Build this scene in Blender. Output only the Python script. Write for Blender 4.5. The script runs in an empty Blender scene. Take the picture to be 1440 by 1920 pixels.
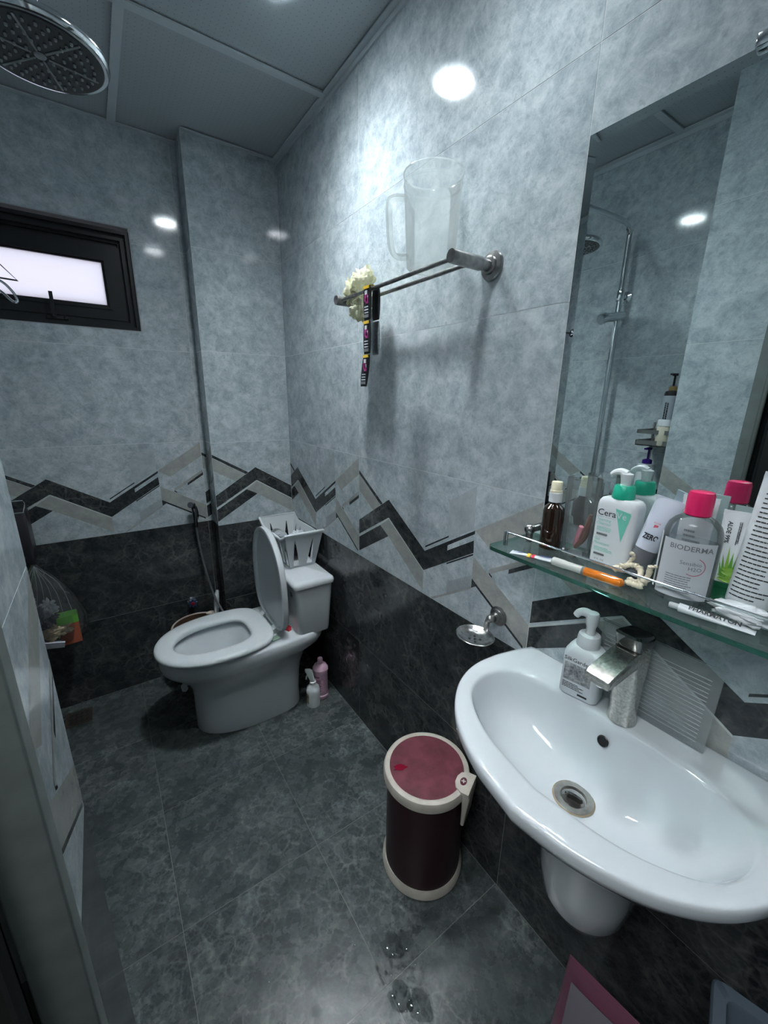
import bpy, math, random
from mathutils import Matrix, Vector, noise
random.seed(7)
PI = math.pi
SC = bpy.context.scene
COL = SC.collection

# ------------------------------------------------------------------ camera
F_PX = 762.62
cam_data = bpy.data.cameras.new('camera')
cam_data.sensor_fit = 'VERTICAL'
cam_data.sensor_height = 36.0
cam_data.lens = F_PX * 36.0 / 1920.0
cam_data.clip_start = 0.01
cam = bpy.data.objects.new('camera', cam_data)
COL.objects.link(cam)
R = [[0.82460643, -0.56551869, 0.0145894], [-0.14062173, -0.22989024, -0.96300364], [0.54795052, 0.7920474, -0.26909319]]
cam.matrix_world = Matrix([[R[0][0], -R[1][0], -R[2][0], -0.79586], [R[0][1], -R[1][1], -R[2][1], -2.01698],
                           [R[0][2], -R[1][2], -R[2][2], 1.41151], [0, 0, 0, 1]])
SC.camera = cam

# ------------------------------------------------------------------ world, exposure
world = bpy.data.worlds.new('daylight')
SC.world = world
world.use_nodes = True
bg = world.node_tree.nodes['Background']
bg.inputs[0].default_value = (0.93, 0.92, 1.0, 1)
bg.inputs[1].default_value = 0.50
SC.view_settings.view_transform = 'Standard'
SC.view_settings.look = 'None'
SC.view_settings.gamma = 1.0
SC.view_settings.use_curve_mapping = False
SC.view_settings.exposure = 1.62
LAMP = 215.0        # radiance of the recessed downlights
HALL = 9.0        # watts of the fill light added in the hallway

hall = bpy.data.lights.new('added_hall_fill', 'AREA')  # unseen area light added in the hallway to fill the room through the doorway
hall.shape = 'RECTANGLE'; hall.size = 0.5; hall.size_y = 0.9
hall.energy = HALL; hall.color = (0.92, 0.97, 1.0)
ho = bpy.data.objects.new('added_hall_fill', hall); COL.objects.link(ho)
ho.location = (-1.45, -2.05, 2.35)

# ------------------------------------------------------------------ materials
def nt(m):
    return m.node_tree.nodes, m.node_tree.links

def mat(name, col, rough=0.5, metal=0.0, trans=0.0, ior=1.45, alpha=1.0, emit=None, estr=0.0, coat=0.0, sss=0.0, noisy=0.0, nscale=40, bump=0.0, spec=None):
    m = bpy.data.materials.new(name); m.use_nodes = True
    N, L = nt(m); b = N['Principled BSDF']
    b.inputs['Base Color'].default_value = (*col, 1)
    b.inputs['Roughness'].default_value = rough
    b.inputs['Metallic'].default_value = metal
    b.inputs['Transmission Weight'].default_value = trans
    b.inputs['IOR'].default_value = ior
    b.inputs['Alpha'].default_value = alpha
    b.inputs['Coat Weight'].default_value = coat
    if spec is not None: b.inputs['Specular IOR Level'].default_value = spec
    if sss:
        b.inputs['Subsurface Weight'].default_value = sss
        b.inputs['Subsurface Radius'].default_value = (0.01, 0.01, 0.01)
    if emit:
        b.inputs['Emission Color'].default_value = (*emit, 1)
        b.inputs['Emission Strength'].default_value = estr
    if noisy or bump:
        tc = N.new('ShaderNodeTexCoord'); n = N.new('ShaderNodeTexNoise')
        n.inputs['Scale'].default_value = nscale; n.inputs['Detail'].default_value = 6
        L.new(tc.outputs['Object'], n.inputs['Vector'])
        if noisy:
            r = N.new('ShaderNodeValToRGB')
            r.color_ramp.elements[0].position = 0.3; r.color_ramp.elements[1].position = 0.7
            r.color_ramp.elements[0].color = (*[c * (1 - noisy) for c in col], 1)
            r.color_ramp.elements[1].color = (*[min(1, c * (1 + noisy)) for c in col], 1)
            L.new(n.outputs[0], r.inputs[0]); L.new(r.outputs[0], b.inputs['Base Color'])
        if bump:
            bp = N.new('ShaderNodeBump'); bp.inputs['Strength'].default_value = bump; bp.inputs['Distance'].default_value = 0.002
            L.new(n.outputs[0], bp.inputs['Height']); L.new(bp.outputs[0], b.inputs['Normal'])
    return m

def marble(name, c_dark, c_mid, c_light, vein, vein_amt, cell, rough, rough_var=0.04, cloud=None, streak=0.0, bump=0.0, fleck=0.5):
    """ceramic print of stone: cloudy ground, brecciated cells with fine veins, pale scratches"""
    m = bpy.data.materials.new(name); m.use_nodes = True
    N, L = nt(m); b = N['Principled BSDF']
    tc = N.new('ShaderNodeTexCoord'); oi = N.new('ShaderNodeObjectInfo')
    mul = N.new('ShaderNodeVectorMath'); mul.operation = 'SCALE'; mul.inputs[3].default_value = 37.0
    comb = N.new('ShaderNodeCombineXYZ')
    for i in range(3): L.new(oi.outputs['Random'], comb.inputs[i])
    L.new(comb.outputs[0], mul.inputs[0])
    add = N.new('ShaderNodeVectorMath'); add.operation = 'ADD'
    L.new(tc.outputs['Object'], add.inputs[0]); L.new(mul.outputs[0], add.inputs[1])
    P = add.outputs[0]
    def noise_n(scale, detail=6, rough_=0.6, dist=0.0, vec=P):
        n = N.new('ShaderNodeTexNoise'); n.inputs['Scale'].default_value = scale
        n.inputs['Detail'].default_value = detail; n.inputs['Roughness'].default_value = rough_
        n.inputs['Distortion'].default_value = dist; L.new(vec, n.inputs['Vector']); return n.outputs[0]
    def ramp(src, stops):
        r = N.new('ShaderNodeValToRGB'); e = r.color_ramp.elements
        e[0].position, e[0].color = stops[0][0], (*stops[0][1], 1)
        e[1].position, e[1].color = stops[-1][0], (*stops[-1][1], 1)
        for p, c in stops[1:-1]:
            k = e.new(p); k.color = (*c, 1)
        L.new(src, r.inputs[0]); return r.outputs[0]
    def mix(f, a, c, mode='MIX'):
        x = N.new('ShaderNodeMix'); x.data_type = 'RGBA'; x.blend_type = mode
        if isinstance(f, float): x.inputs[0].default_value = f
        else: L.new(f, x.inputs[0])
        for s, v in ((6, a), (7, c)):
            if isinstance(v, tuple): x.inputs[s].default_value = (*v, 1)
            else: L.new(v, x.inputs[s])
        return x.outputs[2]
    base = ramp(noise_n(cell * 0.72, 10, 0.78, 0.3), [(0.36, c_dark), (0.5, c_mid), (0.62, c_light)])
    # distorted cells
    dn = N.new('ShaderNodeTexNoise'); dn.inputs['Scale'].default_value = 14; dn.inputs['Detail'].default_value = 5
    L.new(P, dn.inputs['Vector'])
    sc = N.new('ShaderNodeVectorMath'); sc.operation = 'SCALE'; sc.inputs[3].default_value = 0.05; L.new(dn.outputs['Color'], sc.inputs[0])
    ad = N.new('ShaderNodeVectorMath'); ad.operation = 'ADD'; L.new(P, ad.inputs[0]); L.new(sc.outputs[0], ad.inputs[1])
    v = N.new('ShaderNodeTexVoronoi'); v.feature = 'DISTANCE_TO_EDGE'; v.inputs['Scale'].default_value = cell
    L.new(ad.outputs[0], v.inputs['Vector'])
    edge = ramp(v.outputs[0], [(0.0, (1, 1, 1)), (0.10, (0, 0, 0))])
    v2 = N.new('ShaderNodeTexVoronoi'); v2.feature = 'DISTANCE_TO_EDGE'; v2.inputs['Scale'].default_value = cell * 2.6
    L.new(ad.outputs[0], v2.inputs['Vector'])
    edge2 = ramp(v2.outputs[0], [(0.0, (1, 1, 1)), (0.16, (0, 0, 0))])
    patch = ramp(noise_n(5.5, 4, 0.6), [(0.42, (0, 0, 0)), (0.62, (1, 1, 1))])
    e = mix(0.6, edge, edge2, 'ADD')
    ep = mix(1.0, e, patch, 'MULTIPLY')
    gain = mix(1.0, ep, (vein_amt,) * 3, 'MULTIPLY')
    out = mix(gain, base, vein)
    # dark specks
    spk = ramp(noise_n(55, 3, 0.7), [(0.30, (1, 1, 1)), (0.42, (0, 0, 0))])
    spk = mix(1.0, spk, (fleck,) * 3, 'MULTIPLY')
    out = mix(spk, out, c_dark)
    big = ramp(noise_n(28, 8, 0.8), [(0.36, (fleck * .7,) * 3), (0.48, (0, 0, 0))])
    out = mix(big, out, c_dark)
    wht = ramp(noise_n(70, 5, 0.8), [(0.55, (0, 0, 0)), (0.66, (fleck * .6,) * 3)])
    out = mix(wht, out, c_light)
    if cloud:
        cm = ramp(noise_n(3.2, 6, 0.7, 0.4), [(0.56, (0, 0, 0)), (0.74, (0.75,) * 3)])
        fine = ramp(noise_n(60, 6, 0.8), [(0.40, (0, 0, 0)), (0.62, (1, 1, 1))])
        out = mix(mix(1.0, cm, fine, 'MULTIPLY'), out, cloud)
    if streak:
        mp = N.new('ShaderNodeMapping'); mp.inputs['Scale'].default_value = (6, 48, 6)
        mq = N.new('ShaderNodeMapping'); mq.inputs['Rotation'].default_value = (0, 0, 0.95)
        wn_ = N.new('ShaderNodeTexNoise'); wn_.inputs['Scale'].default_value = 2.5; L.new(P, wn_.inputs['Vector'])
        ws = N.new('ShaderNodeVectorMath'); ws.operation = 'SCALE'; ws.inputs[3].default_value = 0.22; L.new(wn_.outputs['Color'], ws.inputs[0])
        wa = N.new('ShaderNodeVectorMath'); wa.operation = 'ADD'; L.new(P, wa.inputs[0]); L.new(ws.outputs[0], wa.inputs[1])
        L.new(wa.outputs[0], mq.inputs[0]); L.new(mq.outputs[0], mp.inputs[0])
        st = ramp(noise_n(1.6, 6, 0.75, 0.6, mp.outputs[0]), [(0.54, (0, 0, 0)), (0.72, (streak,) * 3)])
        st = mix(1.0, st, ramp(noise_n(4.0, 3, 0.5), [(0.42, (0.1,) * 3), (0.58, (1, 1, 1))]), 'MULTIPLY')
        out = mix(st, out, vein)
    L.new(out, b.inputs['Base Color'])
    rr = N.new('ShaderNodeMapRange'); rr.inputs[3].default_value = rough - rough_var; rr.inputs[4].default_value = rough + rough_var
    L.new(noise_n(25, 4), rr.inputs[0]); L.new(rr.outputs[0], b.inputs['Roughness'])
    b.inputs['Specular IOR Level'].default_value = 0.5
    if bump:
        bp = N.new('ShaderNodeBump'); bp.inputs['Strength'].default_value = bump; bp.inputs['Distance'].default_value = 0.001
        L.new(noise_n(90, 6, 0.7), bp.inputs['Height']); L.new(bp.outputs[0], b.inputs['Normal'])
    return m

M = {}
M['light'] = marble('light_stone_ceramic', (0.27, 0.325, 0.355), (0.405, 0.465, 0.495), (0.53, 0.59, 0.61), (0.66, 0.72, 0.74), 0.16, 24, 0.085, 0.02, streak=0.45, fleck=0.62)
M['dark'] = marble('dark_stone_ceramic', (0.014, 0.017, 0.020), (0.030, 0.035, 0.038), (0.058, 0.062, 0.063), (0.15, 0.15, 0.14), 0.40, 17, 0.14, 0.03, streak=0.16, fleck=0.75)
M['beige'] = marble('beige_stone_print', (0.27, 0.29, 0.28), (0.335, 0.345, 0.33), (0.38, 0.39, 0.37), (0.42, 0.43, 0.41), 0.15, 26, 0.09, 0.02)
M['grey'] = marble('grey_stone_print', (0.30, 0.35, 0.37), (0.37, 0.42, 0.44), (0.43, 0.48, 0.50), (0.46, 0.51, 0.52), 0.2, 20, 0.09, 0.02)
M['pale'] = mat('pale_line_print', (0.50, 0.54, 0.53), 0.1)
M['hatch'] = mat('hatched_line_print', (0.22, 0.25, 0.26), 0.1)
M['floor'] = marble('floor_stone_ceramic', (0.024, 0.032, 0.034), (0.047, 0.059, 0.060), (0.088, 0.104, 0.103), (0.20, 0.22, 0.215), 0.50, 19, 0.27, 0.07, cloud=(0.36, 0.42, 0.44), streak=0.25, bump=0.25, fleck=0.7)
M['grout'] = mat('light_grout', (0.56, 0.60, 0.60), 0.8)
M['grout_dark'] = mat('grey_grout', (0.19, 0.20, 0.19), 0.85)
M['plaster'] = mat('grey_plaster', (0.34, 0.36, 0.39), 0.7)
M['ceramic'] = mat('white_ceramic', (0.60, 0.645, 0.67), 0.07, coat=0.6)
M['ceramic_seat'] = mat('white_seat_plastic', (0.60, 0.645, 0.665), 0.16)
M['chrome'] = mat('chrome', (0.75, 0.78, 0.80), 0.10, 1.0)
M['steel'] = mat('stained_brushed_steel', (0.36, 0.355, 0.35), 0.30, 1.0, noisy=0.25, nscale=60)
M['nickel'] = mat('spotted_brushed_nickel', (0.50, 0.49, 0.46), 0.27, 1.0, noisy=0.28, nscale=220, bump=0.1)
M['blackgloss'] = mat('dark_chrome', (0.16, 0.165, 0.16), 0.12, 1.0, noisy=0.5, nscale=18)
M['white'] = mat('white_plastic', (0.62, 0.66, 0.68), 0.3)
M['whitelab'] = mat('white_label', (0.62, 0.655, 0.67), 0.35)
M['black'] = mat('black_plastic', (0.012, 0.013, 0.015), 0.35)
M['blackwin'] = mat('black_window_aluminium', (0.013, 0.014, 0.016), 0.33)
M['ink'] = mat('black_ink', (0.02, 0.022, 0.025), 0.5)
M['inkgrey'] = mat('grey_ink', (0.16, 0.17, 0.18), 0.5)
M['red'] = mat('red_plastic', (0.55, 0.02, 0.04), 0.35)
M['green'] = mat('green_plastic', (0.02, 0.42, 0.27), 0.3)
M['mint'] = mat('mint_print', (0.16, 0.55, 0.42), 0.4)
M['glass_green'] = mat('green_edge_glass', (0.05, 0.24, 0.17), 0.03, trans=0.75, ior=1.5)

def clear(name, col=(0.93, 0.96, 0.96), a=0.18, rough=0.05, refl=0.6):
    """thin clear plastic or glass sheet: transparent with a sharp sheen"""
    m = bpy.data.materials.new(name); m.use_nodes = True
    N, L = nt(m); N.remove(N['Principled BSDF'])
    t = N.new('ShaderNodeBsdfTransparent'); t.inputs[0].default_value = (*col, 1)
    g = N.new('ShaderNodeBsdfGlossy'); g.inputs['Roughness'].default_value = rough
    d0 = N.new('ShaderNodeBsdfDiffuse'); d0.inputs[0].default_value = (0.84, 0.88, 0.88, 1)
    tl = N.new('ShaderNodeBsdfTranslucent'); tl.inputs[0].default_value = (0.86, 0.9, 0.9, 1)
    d = N.new('ShaderNodeMixShader'); d.inputs[0].default_value = 0.5; L.new(d0.outputs[0], d.inputs[1]); L.new(tl.outputs[0], d.inputs[2])
    fr0 = N.new('ShaderNodeFresnel'); fr0.inputs[0].default_value = 1.4
    fr = N.new('ShaderNodeMath'); fr.operation = 'MULTIPLY'; fr.inputs[1].default_value = refl; L.new(fr0.outputs[0], fr.inputs[0])
    m1 = N.new('ShaderNodeMixShader'); m1.inputs[0].default_value = a
    m2 = N.new('ShaderNodeMixShader')
    L.new(t.outputs[0], m1.inputs[1]); L.new(d.outputs[0], m1.inputs[2])
    L.new(fr.outputs[0], m2.inputs[0]); L.new(m1.outputs[0], m2.inputs[1]); L.new(g.outputs[0], m2.inputs[2])
    L.new(m2.outputs[0], N['Material Output'].inputs[0])
    return m
M['clear'] = clear('clear_thin_plastic', a=0.10)
M['clearbag'] = clear('clear_wrinkled_film', (0.95, 0.97, 0.98), 0.07, 0.10, 0.9)
M['frosty'] = clear('milky_jug_plastic', (0.96, 0.98, 0.97), 0.25, 0.12)
M['tumbler'] = clear('stained_clear_tumbler', (0.96, 0.975, 0.98), 0.07, 0.04, 0.8)
M['pack'] = clear('ribbed_clear_packaging', (0.92, 0.95, 0.96), 0.24, 0.12, 0.9)
M['shelfglass'] = clear('green_tinted_glass_sheet', (0.80, 0.90, 0.87), 0.05, 0.02, 0.7)

# ------------------------------------------------------------------ geometry helpers
class G:
    def __init__(s): s.v = []; s.f = []; s.m = []
    def add(s, v, f, mi=0, T=None):
        o = len(s.v)
        for p in v:
            p = Vector(p)
            s.v.append(T @ p if T is not None else p)
        for q in f:
            s.f.append(tuple(i + o for i in q)); s.m.append(mi)
        return s
    def box(s, a, b, mi=0, T=None):
        x0, y0, z0 = a; x1, y1, z1 = b
        v = [(x0, y0, z0), (x1, y0, z0), (x1, y1, z0), (x0, y1, z0), (x0, y0, z1), (x1, y0, z1), (x1, y1, z1), (x0, y1, z1)]
        return s.add(v, [(3, 2, 1, 0), (4, 5, 6, 7), (0, 1, 5, 4), (1, 2, 6, 5), (2, 3, 7, 6), (3, 0, 4, 7)], mi, T)
    def loft(s, rings, cap0=True, cap1=True, mi=0, T=None, closed=True):
        n = len(rings[0]); v = [p for r in rings for p in r]; f = []
        for i in range(len(rings) - 1):
            for j in range(n if closed else n - 1):
                k = (j + 1) % n
                f.append((i * n + j, i * n + k, (i + 1) * n + k, (i + 1) * n + j))
        if cap0: f.append(tuple(range(n - 1, -1, -1)))
        if cap1: f.append(tuple(range((len(rings) - 1) * n, len(rings) * n)))
        return s.add(v, f, mi, T)
    def lathe(s, prof, n=32, mi=0, T=None, cap0=True, cap1=True, sx=1.0, sy=1.0, a0=0.0, a1=None):
        if a1 is None:
            rings = [[(r * sx * math.cos(2 * PI * j / n), r * sy * math.sin(2 * PI * j / n), z) for j in range(n)] for r, z in prof]
            return s.loft(rings, cap0, cap1, mi, T)
        rings = [[(r * sx * math.cos(a0 + (a1 - a0) * j / (n - 1)), r * sy * math.sin(a0 + (a1 - a0) * j / (n - 1)), z) for j in range(n)] for r, z in prof]
        return s.loft(rings, False, False, mi, T, closed=False)
    def tube(s, pts, r, n=10, mi=0, T=None, rs=None):
        pts = [Vector(p) for p in pts]; rings = []
        up = Vector((0, 0, 1)); prev = None
        for i, p in enumerate(pts):
            d = (pts[min(i + 1, len(pts) - 1)] - pts[max(i - 1, 0)]).normalized()
            if prev is None:
                a = d.cross(up) if abs(d.dot(up)) < 0.95 else d.cross(Vector((1, 0, 0)))
            else:
                a = prev - d * prev.dot(d)
            a.normalize(); prev = a; b = d.cross(a)
            rr = rs[i] if rs else r
            rings.append([p + a * rr * math.cos(2 * PI * j / n) + b * rr * math.sin(2 * PI * j / n) for j in range(n)])
        return s.loft(rings, True, True, mi, T)
    def rbox(s, w, d, h, r=0.01, e=0.003, n=5, mi=0, T=None, z0=0.0, taper=1.0, taper_y=None):
        """rounded box: w (x) d (y) h (z), plan corner radius r, top and bottom edge rounding e"""
        ty = taper if taper_y is None else taper_y
        def ring(ins, z, t, u):
            o = []
            W, D = w / 2 * t - ins, d / 2 * u - ins; rr = max(0.0004, min(r - ins * 0.5, W, D))
            for cx, cy, a in ((W - rr, D - rr, 0), (-W + rr, D - rr, 90), (-W + rr, -D + rr, 180), (W - rr, -D + rr, 270)):
                for k in range(n + 1):
                    t_ = math.radians(a + 90 * k / n); o.append((cx + rr * math.cos(t_), cy + rr * math.sin(t_), z))
            return o
        def tt(z): return 1 + (taper - 1) * z / h, 1 + (ty - 1) * z / h
        R_ = []
        for ins, z in ((e, 0), (e * 0.3, e * 0.3), (0, e), (0, h - e), (e * 0.3, h - e * 0.3), (e, h)):
            a, b = tt(z); R_.append(ring(ins, z + z0, a, b))
        return s.loft(R_, True, True, mi, T)
    def prism(s, poly, z0, z1, mi=0, T=None):
        n = len(poly)
        v = [(x, y, z0) for x, y in poly] + [(x, y, z1) for x, y in poly]
        f = [tuple(range(n - 1, -1, -1)), tuple(range(n, 2 * n))] + [(i, (i + 1) % n, n + (i + 1) % n, n + i) for i in range(n)]
        return s.add(v, f, mi, T)

MESHES = {}
def make_mesh(name, g, mats, smooth=True, ang=35):
    me = bpy.data.meshes.new(name)
    me.from_pydata([tuple(v) for v in g.v], [], g.f)
    if not isinstance(mats, (list, tuple)): mats = [mats]
    for m in mats: me.materials.append(m)
    me.polygons.foreach_set('material_index', g.m)
    me.validate(); 
    if smooth:
        me.shade_smooth(); me.set_sharp_from_angle(angle=math.radians(ang))
    me.update()
    return me

def ob(name, g, mats, parent=None, loc=(0, 0, 0), rot=(0, 0, 0), smooth=True, ang=35, label=None, mesh=None):
    me = mesh or make_mesh(name, g, mats, smooth, ang)
    o = bpy.data.objects.new(name, me); COL.objects.link(o)
    o.location = loc; o.rotation_euler = rot
    if parent: o.parent = parent
    if label: o['label'] = label
    return o

def thing(name, label, cat, loc=(0, 0, 0), rot=(0, 0, 0), group=None):
    o = bpy.data.objects.new(name, None); COL.objects.link(o)
    o.empty_display_size = 0.02
    o.location = loc; o.rotation_euler = rot; o['label'] = label; o['category'] = cat
    if group: o['group'] = group
    return o

PRINT = {'fine_print', 'label_grey_print', 'print', 'label_lettering', 'side_print', 'label_print', 'bag_print', 'upright_print', 'label_green_print', 'drain_slots', 'face_ribs', 'branch_print', 'knots'}
def tag(o, label, cat, group=None):
    o['label'] = label; o['category'] = cat
    if group: o['group'] = group
    return o

def T3(loc=(0, 0, 0), rx=0, ry=0, rz=0, s=None):
    m = Matrix.Translation(loc) @ Matrix.Rotation(rz, 4, 'Z') @ Matrix.Rotation(ry, 4, 'Y') @ Matrix.Rotation(rx, 4, 'X')
    if s: m = m @ Matrix.Diagonal((*s, 1)) if isinstance(s, tuple) else m @ Matrix.Scale(s, 4)
    return m

def frame(o, u, v, n):
    return Matrix(((u[0], v[0], n[0], o[0]), (u[1], v[1], n[1], o[1]), (u[2], v[2], n[2], o[2]), (0, 0, 0, 1)))

def spline(pts, k=8):
    """Catmull-Rom through pts"""
    P = [Vector(p) for p in pts]; P = [P[0] * 2 - P[1]] + P + [P[-1] * 2 - P[-2]]; out = []
    for i in range(1, len(P) - 2):
        a, b, c, d = P[i - 1:i + 3]
        for j in range(k):
            t = j / k
            out.append(0.5 * ((2 * b) + (c - a) * t + (2 * a - 5 * b + 4 * c - d) * t * t + (3 * b - a - 3 * c + d) * t ** 3))
    out.append(P[-2]); return out

def text_geo(s, size, T, wrap=None, mi=0, g=None, bold=0.0, sx=1.0):
    """lettering as thin geometry; local x right, y up, z out; wrap = radius of the cylinder it sits on"""
    cu = bpy.data.curves.new('t', 'FONT'); cu.body = s; cu.size = size
    cu.align_x = 'CENTER'; cu.align_y = 'CENTER'; cu.resolution_u = 2; cu.offset = bold
    o = bpy.data.objects.new('t', cu); COL.objects.link(o)
    dg = bpy.context.evaluated_depsgraph_get()
    me = bpy.data.meshes.new_from_object(o.evaluated_get(dg))
    g = g or G(); vs = []
    for v in me.vertices:
        x, y = v.co.x * sx, v.co.y
        if wrap: vs.append((wrap * math.sin(x / wrap), y, wrap * math.cos(x / wrap) - wrap))
        else: vs.append((x, y, 0))
    g.add(vs, [tuple(p.vertices) for p in me.polygons], mi, T)
    bpy.data.objects.remove(o); bpy.data.meshes.remove(me); bpy.data.curves.remove(cu)
    return g

def small_print(g, x0, x1, y0, y1, n, T, wrap=None, mi=0, seed=1, hgt=0.45):
    """rows of unreadably fine print: broken dashes like the words in the photo"""
    rnd = random.Random(seed)
    for i in range(n):
        y = y1 + (y0 - y1) * (i + 0.5) / n; h = (y1 - y0) / n * hgt / 2
        x = x0; end = x0 + (x1 - x0) * rnd.uniform(0.6, 1.0)
        while x < end:
            w = rnd.uniform(0.06, 0.16) * (x1 - x0); e = min(x + w, end)
            vs = []
            for X, Y in ((x, y - h), (e, y - h), (e, y + h), (x, y + h)):
                vs.append((wrap * math.sin(X / wrap), Y, wrap * math.cos(X / wrap) - wrap) if wrap else (X, Y, 0))
            g.add(vs, [(0, 1, 2, 3)], mi, T)
            x = e + 0.012 * (x1 - x0)
    return g

def crumple(g, c, rad, amp, seed, mi=0, sub=3, squash=(1, 1, 1), freq=9, T=None, fine=1.0):
    """crumpled lump from a displaced sphere"""
    n, mm = 10 * sub, 7 * sub; rings = []
    for i in range(mm + 1):
        ph = PI * (i + 0.02) / (mm + 0.04); r = []
        for j in range(n):
            th = 2 * PI * j / n
            d = Vector((math.sin(ph) * math.cos(th), math.sin(ph) * math.sin(th), math.cos(ph)))
            q = d * freq * 0.25 + Vector((seed * 3.1, seed * 1.7, seed))
            k = 1 + amp * (noise.noise(q * .8) * 1.2 + (0.9 * abs(noise.noise(q * 1.6)) * 2 - 0.3) + fine * (.35 * abs(noise.noise(q * 3.2)) + 0.12 * noise.noise(q * 6)))
            r.append((c[0] + d.x * rad * k * squash[0], c[1] + d.y * rad * k * squash[1], c[2] + d.z * rad * k * squash[2]))
        rings.append(r)
    return g.loft(rings, True, True, mi, T)

# ------------------------------------------------------------------ tiles
# printed chevron band of one 0.8 x 0.4 tile (u to the right, v up)
PAT = [
    ('grey', [(.5, .331), (.6, .394), (.6, .273), (.5, .215)]),
    ('beige', [(.605, .272), (.8, .394), (.8, .330), (.655, .240)]),
    ('beige', [(0, .331), (.148, .241), (.103, .209), (0, .270)]),
    ('dark', [(0, .347), (.163, .250), (.150, .242), (0, .333)]),
    ('dark', [(0, .148), (.2, .272), (.2, .207), (0, .090)]),
    ('dark', [(.2, .272), (.402, .148), (.400, .081), (.2, .207)]),
    ('dark', [(.402, .148), (.503, .210), (.503, .145), (.400, .081)]),
    ('dark', [(.503, .210), (.605, .272), (.605, .262), (.503, .198)]),
    ('dark', [(.503, .182), (.603, .243), (.605, .208), (.503, .145)]),
    ('dark', [(0, .078), (.149, .166), (.201, .138), (0, .019)]),
    ('pale', [(0, .083), (.203, .207), (.203, .201), (0, .078)]),
    ('beige', [(.149, .166), (.203, .203), (.4, .077), (.4, .010), (.201, .138)]),
    ('pale', [(.203, .207), (.4, .081), (.4, .076), (.203, .201)]),
    ('dark', [(.404, .160), (.506, .224), (.506, .229), (.404, .166)]),
    ('dark', [(.503, .138), (.604, .200), (.604, .205), (.503, .143)]),
    ('grey', [(.508, .084), (.605, .143), (.605, .104), (.508, .045)]),
    ('beige', [(.449, .0), (.605, .100), (.605, .107), (.442, .004)]),
    ('dark', [(.606, .132), (.628, .118), (.606, .104)]),
    ('beige', [(.606, .198), (.8, .083), (.8, .014), (.606, .132)]),
    ('dark', [(.606, .133), (.79, .020), (.79, .012), (.606, .125)]),
    ('beige', [(.664, .181), (.8, .264), (.8, .250), (.664, .167)]),
    ('dark', [(.725, .203), (.8, .250), (.8, .237), (.725, .191)]),
    ('dark', [(.664, .172), (.675, .165), (.675, .160), (.664, .167)]),
]
for k in range(26):
    u = .510 + k * .0037
    b0 = .045 + (u - .508) * .605
    PAT.append(('hatch', [(u, b0), (u + .0013, b0), (u + .0013, b0 + .038), (u, b0 + .038)]))
ORDER = ['light', 'dark', 'beige', 'grey', 'pale', 'hatch']

def clip(poly, ax, val, keep_less):
    out = []
    for i in range(len(poly)):
        a, b = poly[i], poly[(i + 1) % len(poly)]
        ia = (a[ax] <= val) if keep_less else (a[ax] >= val)
        ib = (b[ax] <= val) if keep_less else (b[ax] >= val)
        if ia: out.append(a)
        if ia != ib:
            t = (val - a[ax]) / (b[ax] - a[ax]); out.append((a[0] + (b[0] - a[0]) * t, a[1] + (b[1] - a[1]) * t))
    return out

GAP = 0.0009
def tile_mesh(w, h, kind, off, rects):
    key = (round(w, 3), round(h, 3), kind, round(off, 3), tuple(tuple(round(x, 3) for x in r) for r in rects))
    if key in MESHES: return MESHES[key]
    g = G()
    mi = 0
    for a, b, c, d in rects: g.box((a, b, -0.008), (c, d, 0), mi)
    if kind == 'decor':
        lv = 0
        for k, (m, poly) in enumerate(PAT):
            q = [(u - off, v) for u, v in poly]
            for ax, val, less in ((0, GAP, False), (0, w - GAP, True), (1, GAP, False), (1, h - GAP, True)):
                if q: q = clip(q, ax, val, less)
            if len(q) < 3: continue
            g.add([(u, v, 0.00012 + 0.000012 * k) for u, v in q], [tuple(range(len(q)))], ORDER.index(m))
            fa = g.v[g.f[-1][0]], g.v[g.f[-1][1]], g.v[g.f[-1][2]]
            if (fa[1] - fa[0]).cross(fa[2] - fa[0]).z < 0: g.f[-1] = tuple(reversed(g.f[-1]))
        ms = [M[x] for x in ORDER]
    else: ms = [M[kind]]
    MESHES[key] = make_mesh('tile', g, ms, smooth=False)
    return MESHES[key]

def tile_wall(parent, O, u, n, joints, rows, ulim, hole=None):
    """joints: full-tile start positions along u (0.8 wide); rows: (z0, z1, kind)"""
    for z0, z1, kind in rows:
        for j in joints:
            a, b = max(j, ulim[0]), min(j + .8, ulim[1])
            if b - a < 0.004: continue
            rects = [(GAP, GAP, b - a - GAP, z1 - z0 - GAP)]
            if hole:
                hx0, hx1, hz0, hz1 = hole[0] - a, hole[1] - a, hole[2] - z0, hole[3] - z0
                W, H = b - a - GAP, z1 - z0 - GAP
                if hx0 < W and hx1 > GAP and hz0 < H and hz1 > GAP:
                    rects = []
                    if hx0 > GAP: rects.append((GAP, GAP, min(hx0, W), H))
                    if hx1 < W: rects.append((max(hx1, GAP), GAP, W, H))
                    xa, xb = max(GAP, hx0), min(W, hx1)
                    if hz0 > GAP: rects.append((xa, GAP, xb, hz0))
                    if hz1 < H: rects.append((xa, hz1, xb, H))
            if not rects: continue
            me = tile_mesh(b - a, z1 - z0, kind, a - j, rects)
            o = bpy.data.objects.new('tile', me); COL.objects.link(o)
            o.matrix_world = frame((O[0] + u[0] * a, O[1] + u[1] * a, z0), u, (0, 0, 1), n)
            o.parent = parent
            o.matrix_parent_inverse = Matrix.Identity(4)

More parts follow.
